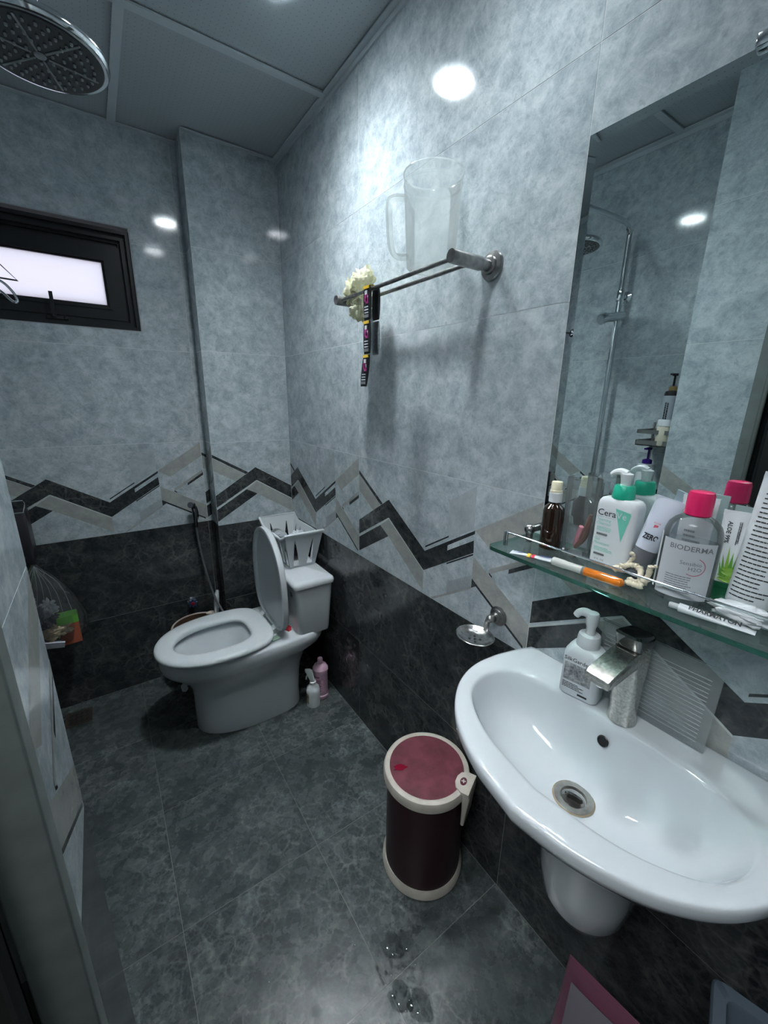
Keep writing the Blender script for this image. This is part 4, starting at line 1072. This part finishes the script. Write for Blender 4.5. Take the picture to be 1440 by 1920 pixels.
def wall_panel(side, nb, fbot=.05, ftop=.80):
    """solid top band + tapering slots"""
    g = G()
    def quadstrip(u0a, u1a, f0, u0b, u1b, f1):
        k = 6; vs = []
        for i in range(k + 1):
            f = f0 + (f1 - f0) * i / k; ua = u0a + (u0b - u0a) * i / k; ub = u1a + (u1b - u1a) * i / k
            vs += [bpt(side + min(ua, .9999), f), bpt(side + min(ub, .9999), f)]
        vo = [(x, y, z) for x, y, z in vs]
        cxm = 0.985; vi = [(x * cxm, y * (1 - .015 * .5), z) for x, y, z in vs]
        n_ = len(vs); fs = []
        for i in range(k):
            a = 2 * i; fs.append((a, a + 1, a + 3, a + 2)); fs.append((n_ + a + 2, n_ + a + 3, n_ + a + 1, n_ + a))
            fs.append((a, a + 2, n_ + a + 2, n_ + a)); fs.append((a + 1, n_ + a + 1, n_ + a + 3, a + 3))
        g.add(vo + vi, fs)
    m_ = 12
    for i in range(m_): quadstrip(i / m_, (i + 1) / m_, ftop, i / m_, (i + 1) / m_, 1.0)
    quadstrip(0, 1, 0, 0, 1, fbot)
    for b in range(nb + 1):
        c0 = b / nb; slot = (.42 if nb == 2 else .55) / nb
        lo0, lo1 = max(0, c0 - (1 / nb - slot) / 2), min(1, c0 + (1 / nb - slot) / 2)
        hi0, hi1 = max(0, c0 - .48 / nb), min(1, c0 + .48 / nb)
        quadstrip(lo0, lo1, fbot, hi0, hi1, ftop)
    return g
for s_, nb in ((0, 2), (1, 6), (2, 2), (3, 6)):
    ob('side_panel', wall_panel(s_, nb), M['basket'], t, smooth=False)
rim = [Vector(bpt(k / 12, 1.0)) + Vector((0, 0, .001)) for k in range(48)]; rim.append(rim[0])
g = G()
rings = []
for i in range(48):
    p = rim[i]; o_ = Vector((p.x, p.y, 0)).normalized(); rings.append([p + o_ * a + Vector((0, 0, b)) for a, b in ((-.002, -.005), (.008, -.007), (.009, .000), (.004, .004), (-.003, .003))])
g.loft(rings + [rings[0]], False, False); ob('rim', g, M['basket'], t)
t = thing('wrapped_towel', 'grey wrapped bundle with dark bands hanging over the basket side', 'bundle', (-.165, -.235, .775), (0, 0, .2))
g = G(); crumple(g, (0, 0, 0), .042, .2, 3, squash=(.75, 1.25, .62), freq=6, fine=.3); ob('wrapper', g, mat('silver_grey_film', (.36, .39, .42), .3, bump=.6, nscale=70), t, ang=60)
g = G(); g.lathe([(.040, -.012), (.041, 0), (.038, .012)], 24, T=T3(rx=PI / 2, s=(.85, .75, 1)), cap0=False, cap1=False); ob('dark_band', g, M['inkgrey'], t, (0, .02, 0))
t = thing('white_cloth', 'white crumpled cloth inside the slotted basket', 'cloth', (-.085, -.260, .760))
g = G(); crumple(g, (0, 0, 0), .040, .35, 6, squash=(.8, 1.4, .75), freq=7, fine=.5); ob('cloth', g, M['white'], t, ang=60)
t = thing('black_bundle', 'black and white bundle low inside the slotted basket', 'bundle', (-.095, -.215, .690))
g = G(); crumple(g, (0, 0, 0), .034, .2, 8, squash=(.95, 2.0, .72), freq=6, fine=.4); ob('bundle', g, mat('black_cloth', (.015, .015, .018), .7, noisy=.9, nscale=30), t, ang=60)

# ------------------------------------------------------------------ bottles on the floor
t = thing('white_spray_bottle', 'small white trigger bottle on the floor beside the toilet', 'bottle', (-.138, -.500, 0.0005), (0, 0, -.5))
g = G(); g.lathe([(.028, 0), (.031, .003), (.031, .085), (.028, .100), (.016, .112), (.013, .118)], 32, sx=1, sy=.95); ob('bottle_body', g, M['white'], t)
g = G(); g.lathe([(.015, .116), (.015, .130), (.012, .132)], 24); ob('collar', g, M['white'], t)
g = G(); g.loft([rrect(0, 0, .018, .020, .005, .130), rrect(-.006, 0, .024, .018, .005, .150), rrect(-.012, 0, .030, .015, .005, .172), rrect(-.018, 0, .034, .012, .004, .188), rrect(-.022, 0, .024, .010, .003, .196)])
g.tube(spline([(-.014, 0, .172), (-.026, 0, .160), (-.030, 0, .142)], 4), .004, 8); ob('trigger_head', g, mat('pale_grey_green_plastic', (.46, .52, .50), .35), t)
g = G(); g.lathe([(.0315, .020), (.0315, .075)], 16, a0=math.radians(150), a1=math.radians(235), sy=.95); ob('label_patch', g, mat('worn_tan_label', (.30, .27, .18), .6, noisy=.6, nscale=80), t)

t = thing('pink_cleaner_bottle', 'pink floor cleaner bottle standing in the corner beside the toilet', 'bottle', (-.080, -.462, 0.0005))
M['pinkpl'] = mat('pale_pink_plastic', (.62, .41, .52), .3)
g = G(); g.lathe([(.034, 0), (.037, .004), (.037, .018), (.034, .022), (.034, .146), (.037, .150), (.037, .158), (.034, .162), (.030, .172), (.014, .184), (.0135, .190)], 36); ob('bottle_body', g, M['pinkpl'], t)
g = G(); g.lathe([(.0125, .189), (.0125, .206), (.011, .210), (.001, .210)], 24); ob('cap', g, M['pinkpl'], t)
g = G(); g.lathe([(.0345, .032), (.0345, .138)], 30, a0=math.radians(120), a1=math.radians(320)); ob('label_wrap', g, mat('pink_label', (.58, .36, .47), .5, noisy=.2, nscale=60), t)
g = G(); TLp = T3(rz=math.radians(-52)) @ T3((0, -.0348, .0), rx=PI / 2); small_print(g, -.020, .020, .040, .110, 11, TLp, wrap=.0348, seed=6); small_print(g, -.018, .018, .118, .130, 1, TLp, wrap=.0348, seed=61, hgt=.5); ob('label_print', g, mat('dark_plum_print', (.12, .04, .10), .5), t, smooth=False)

# ------------------------------------------------------------------ waste bin
t = thing('waste_bin', 'round burgundy pedal bin with cream rings under the wash basin', 'bin', (-.136, -1.305, 0.0005))
M['cream'] = mat('dirty_cream_plastic', (.50, .47, .41), .45, noisy=.12, nscale=30)
M['burg'] = mat('dark_burgundy_metal', (.026, .004, .008), .42)
g = G(); g.lathe([(.112, .02), (.116, .024), (.116, .340), (.10, .342)], 64); ob('bin_body', g, M['burg'], t, ang=40)
g = G(); g.lathe([(.118, 0), (.125, .004), (.124, .022), (.118, .030), (.112, .030)], 64); ob('base_ring', g, M['cream'], t, ang=40)
g = G(); g.lathe([(.118, .334), (.127, .337), (.1275, .356), (.124, .364), (.116, .367), (.1095, .3655), (.109, .360)], 64, cap1=False); ob('lid_ring', g, M['cream'], t, ang=40)
M['lidm'] = mat('worn_burgundy_lid', (.150, .045, .060), .28, noisy=.30, nscale=26)
g = G(); g.lathe([(.110, .360), (.110, .3645), (.08, .3665), (.001, .3675)], 64); ob('lid_disc', g, M['lidm'], t, ang=40)
g = G(); pd = [(.020 * noise.noise(Vector((k * .7, 2, 0))) + .018 * math.cos(2 * PI * k / 16), .011 * math.sin(2 * PI * k / 16)) for k in range(16)]
g.prism(pd, 0, .0006); ob('dye_splash', g, mat('crimson_stain', (.22, .008, .03), .2), t, (-.070, .036, .3662), (0, 0, 2.6))
la = math.radians(-64)
t_l = T3(rz=la)
g = G()
g.loft([rrect(.128, 0, .010, .072, .004, .255), rrect(.130, 0, .014, .070, .004, .30), rrect(.132, 0, .022, .068, .005, .352), rrect(.130, 0, .020, .066, .004, .366)], T=t_l)
g.prism([(.140, -.036), (.140, .036), (.118, .036), (.100, .026), (.093, .010), (.093, -.010), (.100, -.026), (.118, -.036)], .360, .3695, T=t_l); ob('lid_latch', g, M['cream'], t, ang=30)
g = G(); g.lathe([(.0115, .3694), (.0115, .3702), (.001, .3703)], 24, T=t_l @ T3((.114, 0, 0), s=(.8, 1.15, 1))); ob('emblem', g, mat('plum_emblem', (.10, .02, .035), .4), t)
g = G(); TQ = t_l @ T3((.114, 0, .3705))
for q in (0, PI / 2): g.box((-.0062, -.0016, 0), (.0062, .0016, .0003), T=TQ @ T3(rz=q + .3))
ob('emblem_mark', g, M['cream'], t, smooth=False)

# ------------------------------------------------------------------ under the basin: detergent bag and grey bin
t = thing('detergent_bag', 'crumpled pink and white detergent bag on the floor under the basin', 'bag', (-.118, -1.880, 0.001), (0, 0, -1.36))
g = G(); n = 40; rings = []
for i in range(18):
    f = i / 17; z = .275 * f; wd = .118 - .012 * f; th = .045 * (1 - f) ** .7 + .003
    r_ = []
    for j in range(n):
        a = 2 * PI * j / n; nz_ = noise.noise(Vector((math.cos(a) * 1.5, math.sin(a) * 1.5 + i * .35, 2))) * .010
        x = wd * math.copysign(abs(math.cos(a)) ** .8, math.cos(a)); zz_ = z + (.022 * (abs(x) / wd) ** 2 * math.copysign(1, -x) * f) + (.012 * noise.noise(Vector((x * 30, 4, 0))) * f)
        r_.append((x, (th + nz_ * (1 - f * .5)) * math.sin(a), zz_ if i else 0))
    rings.append(r_)
g.loft(rings); ob('bag_body', g, mat('pink_white_film', (.19, .07, .11), .3, bump=.4, nscale=40), t, ang=60)
g = G(); nn2 = 10
vs = []
for i in range(nn2 + 1):
    for j in range(nn2 + 1):
        x = -.092 + .184 * i / nn2; z = .02 + .235 * j / nn2; f = z / .275; vs.append((x, -(.045 * (1 - f) ** .7 + .003) * math.sqrt(max(0, 1 - (x / .11) ** 2)) - .010, z))
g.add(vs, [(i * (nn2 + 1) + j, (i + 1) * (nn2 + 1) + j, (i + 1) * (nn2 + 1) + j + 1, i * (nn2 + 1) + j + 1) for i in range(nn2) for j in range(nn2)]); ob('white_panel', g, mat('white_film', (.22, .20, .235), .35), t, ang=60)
g = G(); small_print(g, -.06, .05, .07, .20, 9, T3((0, -.052, 0), rx=PI / 2) @ T3(rx=math.radians(-10)), seed=44, hgt=.3); ob('bag_print', g, mat('plum_print', (.10, .04, .14), .5), t, smooth=False)

t = thing('grey_crate_bin', 'open grey-blue plastic bin in the dark corner below the basin', 'bin', (-.178, -2.128, 0.0005), (0, 0, .26))
M['slate'] = mat('grey_blue_plastic', (.10, .13, .165), .35)
def ring4(w_, d_, z): return rrect(0, 0, w_, d_, .014, z)
g = G(); g.loft([ring4(.20, .20, 0), ring4(.21, .21, .01), ring4(.238, .238, .485), ring4(.262, .262, .486), ring4(.264, .264, .498), ring4(.258, .258, .502), ring4(.226, .226, .500), ring4(.222, .222, .494), ring4(.195, .195, .012)]); ob('bin_shell', g, M['slate'], t, ang=50)

# ------------------------------------------------------------------ behind the toilet: bidet spray, valve, bucket, brush
t = thing('bidet_sprayer', 'chrome hand bidet sprayer on the back wall with its metal hose', 'bidet sprayer', (-.470, YB - .0005, .83))
g = G(); g.rbox(.026, .022, .034, .005, .002, T=T3((.004, -.012, -.010))); ob('wall_holder', g, M['chrome'], t)
g = G(); g.tube(spline([(.000, -.030, -.045), (.000, -.034, .000), (-.002, -.040, .050), (-.008, -.050, .074)], 5), .010, 14, rs=[.008 + .0004 * k for k in range(16)])
g.lathe([(.009, 0), (.013, .010), (.014, .026), (.012, .028)], 22, T=T3((-.004, -.042, .070), rx=math.radians(75), rz=math.radians(-40))); g.tube([(.008, -.040, .060), (.014, -.036, .030), (.014, -.030, .005)], .004, 8); ob('spray_handle', g, mat('dark_chrome_body', (.22, .23, .25), .15, 1), t)
g = G(); g.tube(spline([(.000, -.030, -.045), (.004, -.030, -.12), (.018, -.050, -.27), (.040, -.095, -.41), (.068, -.135, -.49), (.10, -.15, -.58), (.12, -.155, -.70), (.13, -.155, -.826)], 8), .0052, 10); ob('hose', g, mat('braided_hose', (.42, .44, .45), .3, .9, noisy=.3, nscale=400), t)
t = thing('stop_valve', 'wall stop valve with a scalloped blue wheel and red centre', 'valve', (-.528, YB - .0005, .388))
g = G(); g.lathe([(.020, 0), (.020, .004), (.010, .008), (.010, .030), (.007, .032)], 24, T=T3(rx=PI / 2)); ob('valve_body', g, M['chrome'], t)
g = G(); g.prism([((.019 + .0035 * math.cos(8 * q)) * math.cos(q), (.019 + .0035 * math.cos(8 * q)) * math.sin(q)) for q in [2 * PI * k / 64 for k in range(64)]], .030, .042, T=T3(rx=PI / 2)); ob('hand_wheel', g, mat('navy_blue_enamel', (.03, .06, .12), .3), t)
g = G(); g.lathe([(.009, .041), (.009, .045), (.006, .0465), (.001, .047)], 20, T=T3(rx=PI / 2)); ob('wheel_centre', g, M['red'], t)

t = thing('brown_bucket', 'brown bucket with a cream rim on the floor behind the toilet', 'bucket', (-.532, -.040, 0.0005))
g = G(); g.lathe([(.085, 0), (.09, .004), (.112, .325), (.109, .325), (.088, .010), (.001, .008)], 48, cap1=False); ob('pail', g, mat('brown_plastic_pail', (.085, .050, .030), .4), t)
g = G(); g.lathe([(.111, .318), (.118, .320), (.119, .327), (.114, .331), (.109, .328)], 48, cap0=False, cap1=False); ob('rim', g, mat('pinkish_cream_rim', (.52, .43, .37), .4), t)
g = G(); g.lathe([(.012, 0), (.016, .003), (.012, .008), (.006, .003)], 18, T=T3((.078, .088, .322), s=(1.4, 1, 1))); ob('handle_lug', g, mat('cream_lug', (.50, .42, .36), .4), t)
t = thing('hand_brush', 'white-handled brush standing in the brown bucket', 'brush', (-.448, -.020, .012))
g = G(); g.tube(spline([(0, 0, .05), (.010, .025, .22), (.018, .045, .31), (.028, .062, .38), (.038, .068, .43)], 6), .009, 14, rs=[.007 + .006 * max(0, math.sin((k - 10) / 14 * PI)) if k > 10 else .007 for k in range(25)]); ob('handle', g, M['white'], t)
g = G(); g.lathe([(.018, 0), (.022, .01), (.020, .05), (.008, .06)], 20); ob('brush_head', g, mat('pale_bristles', (.45, .46, .45), .8, noisy=.4, nscale=120), t)

# floor drain
t = thing('floor_drain', 'square steel floor drain with slanted slots below the window wall', 'drain', (-1.055, .005, 0.0002))
g = G(); g.box((-.05, -.05, 0), (.05, .05, .0022)); ob('drain_plate', g, mat('tarnished_brown_steel', (.10, .085, .07), .4, .7, noisy=.3, nscale=50), t, smooth=False)
g = G()
for i in range(4):
    for j in range(3):
        g.box((-.004, -.009, 0), (.004, .009, .0004), T=T3((-.030 + i * .020, -.024 + j * .024, .0022), rz=-.45))
o = ob('drain_slots', g, M['black'], t, smooth=False)

# ------------------------------------------------------------------ left corner: black holder and hanging bag
t = thing('black_dispenser', 'black wall box with a thin wire loop in the shower corner', 'dispenser', (-1.140, YB - .001, .76))
g = G(); g.rbox(.118, .100, .205, .010, .004, T=T3((0, -.051, 0))); ob('box_body', g, mat('black_box_plastic', (.030, .028, .034), .3), t)
g = G(); g.tube([(-.05, -.10, .206), (.055, -.10, .206), (.060, -.05, .230), (.050, -.012, .236), (-.05, -.012, .236)], .0028, 8); ob('wire_loop', g, M['chrome'], t)
g = G(); g.tube([(.03, -.100, .03), (.03, -.118, .022), (.03, -.120, .034)], .003, 8); ob('hook', g, M['black'], t)
t = thing('hanging_bag', 'clear plastic bag of wrappers hanging below the black box', 'plastic bag', (-1.085, -.020, .395))
g = G(); n = 40; rings = []
pr_ = [(0, .035), (.03, .085), (.10, .115), (.25, .128), (.40, .124), (.55, .105), (.70, .078), (.85, .045), (.95, .018), (1, .008)]
for i in range(24):
    f = i / 23; z = .365 * f
    for (f0, r0), (f1, r1) in zip(pr_, pr_[1:]):
        if f0 <= f <= f1: R_ = r0 + (r1 - r0) * (f - f0) / (f1 - f0)
    r_ = []
    for j in range(n):
        a = 2 * PI * j / n; k = 1 + .12 * noise.noise(Vector((math.cos(a) * 2.4, math.sin(a) * 2.4, f * 3))) + .07 * math.sin(11 * a + 2 * f) * (.3 + f)
        r_.append((R_ * k * math.cos(a) + .008 * (1 - f), R_ * k * math.sin(a) * .62, z))
    rings.append(r_)
g.loft(rings); ob('film', g, M['clearbag'], t, ang=50)
def bpart(name, g, m, loc=(0, 0, 0), rot=(0, 0, 0), **k): return ob(name, g, m, t, loc, rot, **k)
g = G(); g.box((-.034, -.028, 0), (.034, .024, .090)); bpart('orange_carton', g, mat('orange_carton', (.40, .10, .05), .5), (.070, -.030, .020), (0, 0, .1), smooth=False)
g = G(); g.box((-.035, -.029, 0), (.035, .025, .034)); bpart('green_carton_top', g, mat('lime_carton', (.16, .50, .07), .5), (.070, -.030, .111), (0, 0, .1), smooth=False)
g = G(); g.box((-.058, -.004, -.014), (.058, .004, .014)); bpart('silver_packet', g, mat('silver_packet', (.62, .66, .74), .2, .5), (-.005, -.085, .052), (.3, .22, 0), smooth=False)
g = G(); crumple(g, (.030, -.062, .090), .030, .45, 12, squash=(1.3, .5, .8)); bpart('tan_wrapper', g, mat('tan_paper', (.50, .40, .27), .6, noisy=.3, nscale=60), ang=25)
for k, (x, z, r_, c) in enumerate(((-.050, .13, .036, (.50, .52, .55)), (-.010, .165, .030, (.12, .13, .16)), (-.045, .205, .028, (.62, .64, .66)), (.012, .125, .028, (.05, .055, .07)), (-.06, .06, .034, (.42, .36, .40)), (.020, .190, .022, (.45, .47, .50)))):
    g = G(); crumple(g, (x, -.045, z), r_, .6, 20 + k, squash=(1, .6, 1.2)); bpart('wrapper', g, mat('crumpled_wrapper', c, .3, noisy=.3, nscale=50), ang=25)
g = G()
for k in range(7): g.tube(spline([(.0, -.004, .362), (-.04 + .018 * k, -.03, .28 - .01 * (k % 3)), (-.075 + .028 * k, -.060, .17 - .02 * (k % 2))], 4), .0009, 4)
o = bpart('film_creases', g, clear('white_crease', (.95, .97, .98), .5, .1, 1.0)); o['kind'] = 'stuff'

# chrome wall rack glimpsed in front of the window
t = thing('chrome_wire_rack', 'chrome wire rack arm reaching in front of the window from the left wall', 'rack', (XL + .0005, -.02, 1.80))
g = G(); g.lathe([(.022, 0), (.022, .006), (.010, .010)], 24, T=T3(ry=PI / 2)); ob('wall_flange', g, M['chrome'], t)
g = G(); g.tube([(.004, 0, 0), (.10, 0, 0)], .005, 10); g.tube([(.08, 0, 0), (.155, 0, .085), (.243, 0, -.018), (.08, 0, -.012)], .0042, 8); ob('upper_arm', g, mat('dark_chrome_wire', (.25, .26, .26), .2, 1), t)
g = G(); g.tube(spline([(.10, 0, 0), (.19, 0, -.022), (.222, .004, -.052), (.232, .004, -.082), (.218, 0, -.085), (.19, 0, -.055), (.14, 0, -.03)], 6), .0042, 10); ob('lower_hook', g, M['chrome'], t)

# ------------------------------------------------------------------ shower (head seen top left, column in the mirror)
t = thing('shower_column', 'chrome shower column with a wide round rain head', 'shower', (-1.15, -.975, 1.0))
g = G(); g.tube(spline([(0, 0, .02), (0, 0, .5), (0, 0, 1.04), (.006, 0, 1.085), (.040, .002, 1.112), (.10, .003, 1.116), (.28, .008, 1.112), (.335, .010, 1.105), (.357, .012, 1.075), (.360, .012, 1.02)], 8), .0115, 14); ob('riser_pipe', g, M['chrome'], t)
for z in (.85, .05):
    g = G(); g.lathe([(.024, 0), (.024, .006), (.012, .012), (.012, .036)], 26, T=T3((-.0498, 0, z), ry=PI / 2)); g.lathe([(.0135, -.022), (.0145, -.020), (.0145, .020), (.0135, .022)], 22, T=T3((0, 0, z))); ob('wall_bracket', g, M['chrome'], t)
g = G(); g.tube([(-.022, -.012, .772), (.060, .022, .760)], .019, 18); g.tube([(.055, .020, .762), (.078, .028, .752)], .022, 16); ob('slider_holder', g, M['chrome'], t)
HZ = .972
g = G(); g.lathe([(.012, .05), (.014, .030), (.022, .022), (.070, .014), (.096, .009), (.101, .003), (.101, -.003), (.098, -.007), (.093, -.008)], 64, T=T3((.360, .012, HZ))); ob('rain_head', g, M['chrome'], t, ang=40)
g = G(); g.lathe([(.092, -.0078), (.090, -.0095), (.001, -.0095)], 64, T=T3((.360, .012, HZ)), cap0=False, cap1=False); ob('spray_face', g, mat('black_spray_face', (.018, .020, .025), .25), t)
g = G()
for ring_, cnt in ((.020, 6), (.034, 12), (.048, 18), (.062, 24), (.076, 30)):
    for k in range(cnt):
        a = 2 * PI * (k + .5) / cnt; g.lathe([(.0024, -.0094), (.0020, -.0125), (.0008, -.0128)], 6, T=T3((.360 + ring_ * math.cos(a), .012 + ring_ * math.sin(a), HZ)))
o = ob('nozzles', g, mat('grey_rubber', (.30, .32, .33), .5), t); o['kind'] = 'stuff'
g = G()
for k in range(6): g.box((.012, -.0016, -.0108), (.084, .0016, -.0092), T=T3((.360, .012, HZ), rz=k * PI / 3 + .2))
g.lathe([(.009, -.0094), (.008, -.0112), (.001, -.0115)], 20, T=T3((.360, .012, HZ))); ob('face_ribs', g, mat('grey_rubber_ribs', (.26, .28, .29), .5), t, smooth=False)
g = G(); g.box((-.022, -.02, -.03), (.03, .14, .03)); ob('mixer', g, M['chrome'], t, (0, -.06, .02), smooth=False)

# caddy with bottles (seen in the mirror)
t = thing('shower_caddy', 'two-tier grey corner caddy beside the shower, seen in the mirror', 'shelf', (XL + .001, -1.270, .93))
M['caddy'] = mat('grey_caddy_metal', (.22, .23, .22), .35, .6)
def tray(z):
    g = G(); g.box((0, -.090, z), (.135, .090, z + .003)); 
    for a, b in (((.132, -.090), (.135, .090)), ((0, -.090), (.135, -.087)), ((0, .087), (.135, .090)), ((0, -.090), (.003, .090))):
        g.box((a[0], a[1], z), (b[0], b[1], z + .022)); g.box((a[0], a[1], z + .048), (b[0], b[1], z + .064))
    return g
for z in (.0, .310): ob('tray', tray(z), M['caddy'], t, smooth=False)
for y in (-.086, .086):
    g = G(); g.box((0, y - .004, 0), (.004, y + .004, .40)); ob('upright', g, M['caddy'], t, smooth=False)
def pump(t, r, h, mb, mc, ms, hgt=.05, direction=1):
    g = G(); g.lathe([(r * .92, 0), (r, .004), (r, h - .012), (r * .9, h - .003), (r * .4, h), (r * .4, h + .006)], 30); ob('bottle_body', g, mb, t)
    g = G(); g.lathe([(r * .55, h), (r * .55, h + .014), (r * .3, h + .018)], 24); ob('collar', g, mc, t)
    g = G(); g.tube([(0, 0, h + .014), (0, 0, h + hgt)], .004, 8); g.rbox(.018, .018, .010, .005, .002, T=T3((0, 0, h + hgt - .004))); g.box((0, -.005, h + hgt - .002), (.034, .005, h + hgt + .005)); ob('pump', g, ms, t)
t = thing('black_shampoo_bottle', 'grey-labelled bottle with a black pump, on the upper caddy tray in the mirror', 'bottle', (-1.155, -1.245, 1.2435))
pump(t, .026, .215, M['black'], mat('gold_collar', (.45, .32, .14), .3, .8), M['black'], .06); g = G(); g.lathe([(.0263, .012), (.0263, .195)], 30, cap0=False, cap1=False); ob('label_wrap', g, mat('grey_label', (.34, .38, .42), .4), t)
g = G(); small_print(g, -.04, .04, -.008, .008, 2, T3((.0268, 0, .13), rz=PI / 2) @ T3(rx=PI / 2) @ T3(rz=PI / 2), seed=62, hgt=.6); ob('label_print', g, M['ink'], t, smooth=False)
t = thing('white_jar', 'white lidded jar on the upper caddy tray in the mirror', 'jar', (-1.090, -1.272, 1.2435))
g = G(); g.lathe([(.026, 0), (.028, .003), (.028, .075), (.026, .078)], 32); ob('jar_body', g, mat('cream_jar', (.62, .58, .46), .35), t); g = G(); g.lathe([(.029, .078), (.029, .100), (.027, .103), (.001, .103)], 32); ob('lid', g, M['white'], t)
t = thing('purple_pump_bottle', 'white bottle with a dark violet pump, on the lower caddy tray in the mirror', 'bottle', (-1.100, -1.224, .9335))
M['violet'] = mat('dark_violet_plastic', (.03, .01, .16), .25)
pump(t, .033, .232, M['white'], M['violet'], M['violet'], .060); g = G(); 
for k in range(9): g.tube(spline([(.0325 * math.cos(-.9 + k * .12), .0325 * math.sin(-.9 + k * .12), .06 + .01 * k), (.0328 * math.cos(-.6 + k * .1), .0328 * math.sin(-.6 + k * .1), .10), (.0328 * math.cos(-.3), .0328 * math.sin(-.3), .11 + .005 * k)], 3), .0007, 4)
ob('branch_print', g, M['ink'], t)
t = thing('dark_bottle', 'dark wine-red capped bottle on the lower caddy tray in the mirror', 'bottle', (-1.140, -1.310, .9335))
g = G(); g.lathe([(.022, 0), (.024, .003), (.024, .15), (.012, .165)], 26); ob('bottle_body', g, M['black'], t); g = G(); g.lathe([(.014, .165), (.014, .195), (.001, .196)], 20); ob('cap', g, mat('wine_cap', (.16, .02, .08), .35), t)

# ------------------------------------------------------------------ water on the floor
g = G(); rnd = random.Random(5)
def drop(x, y, r, z=0.0001):
    n = 12; k = rnd.random() * 9
    P = [(x + r * (1 + .3 * noise.noise(Vector((math.cos(a), math.sin(a), k)))) * math.cos(a), y + r * (1 + .3 * noise.noise(Vector((math.cos(a), math.sin(a), k)))) * math.sin(a)) for a in [2 * PI * i / n for i in range(n)]]
    c = (x, y)
    g.loft([[(px, py, z) for px, py in P], [(c[0] + (px - c[0]) * .85, c[1] + (py - c[1]) * .85, z + r * .10) for px, py in P], [(c[0] + (px - c[0]) * .45, c[1] + (py - c[1]) * .45, z + r * .16) for px, py in P]], False, True)
for _ in range(150):
    drop(rnd.gauss(-.37, .045), rnd.gauss(-1.49, .06), rnd.uniform(.0012, .0045))
for _ in range(25): drop(rnd.uniform(-.7, -.2), rnd.uniform(-1.6, -.7), rnd.uniform(.002, .005))
drops = ob('water_drops', g, mat('clear_water', (.95, .98, 1), .0, trans=1, ior=1.33)); drops['kind'] = 'stuff'
drops['label'] = 'water splashes scattered on the dark floor near the basin'; drops['category'] = 'water'
g = G()
for (x, y, r) in ((-.345, -1.430, .030), (-.305, -1.445, .022), (-.375, -1.395, .012), (-.385, -1.520, .030), (-.355, -1.56, .03), (-.545, -1.375, .010), (-.565, -1.43, .012), (-.44, -1.40, .009), (-.27, -1.44, .012)):
    k = r * 100; n = 28
    P = [(x + r * (1 + .55 * noise.noise(Vector((math.cos(a) * 1.3, math.sin(a) * 1.3, k)))) * math.cos(a), y + r * (1 + .55 * noise.noise(Vector((math.cos(a) * 1.3, math.sin(a) * 1.3, k)))) * math.sin(a)) for a in [2 * PI * i / n for i in range(n)]]
    g.loft([[(px, py, .0001) for px, py in P], [(x + (px - x) * .97, y + (py - y) * .97, .0006) for px, py in P]], False, True)
pud = ob('puddle', g, clear('thin_water_film', (.72, .74, .74), .0, .01, 1.0)); tag(pud, 'thin puddle of water on the floor between the bin and the doorway', 'water'); pud['kind'] = 'stuff'
# splashes in the wash basin

for o in bpy.data.objects:
    if o.parent and o.name.split('.')[0] in PRINT: o['kind'] = 'stuff'

def nest(child, parent, root):
    kids = {o.name.split('.')[0]: o for o in root.children}
    if child in kids and parent in kids: kids[child].parent = kids[parent]
for root in [o for o in bpy.data.objects if o.parent is None and o.type == 'EMPTY']:
    for c, p in (('aerator', 'spout'), ('emblem', 'lid_latch'), ('emblem_mark', 'lid_latch'), ('dye_splash', 'lid_disc'), ('nozzles', 'rain_head'), ('spray_face', 'rain_head'),
                 ('face_ribs', 'rain_head'), ('label_patch', 'bottle_body'), ('rim_band', 'jug_body'), ('hinge_rod', 'door_leaf')):
        if c == 'hinge_rod': continue
        nest(c, p, root)
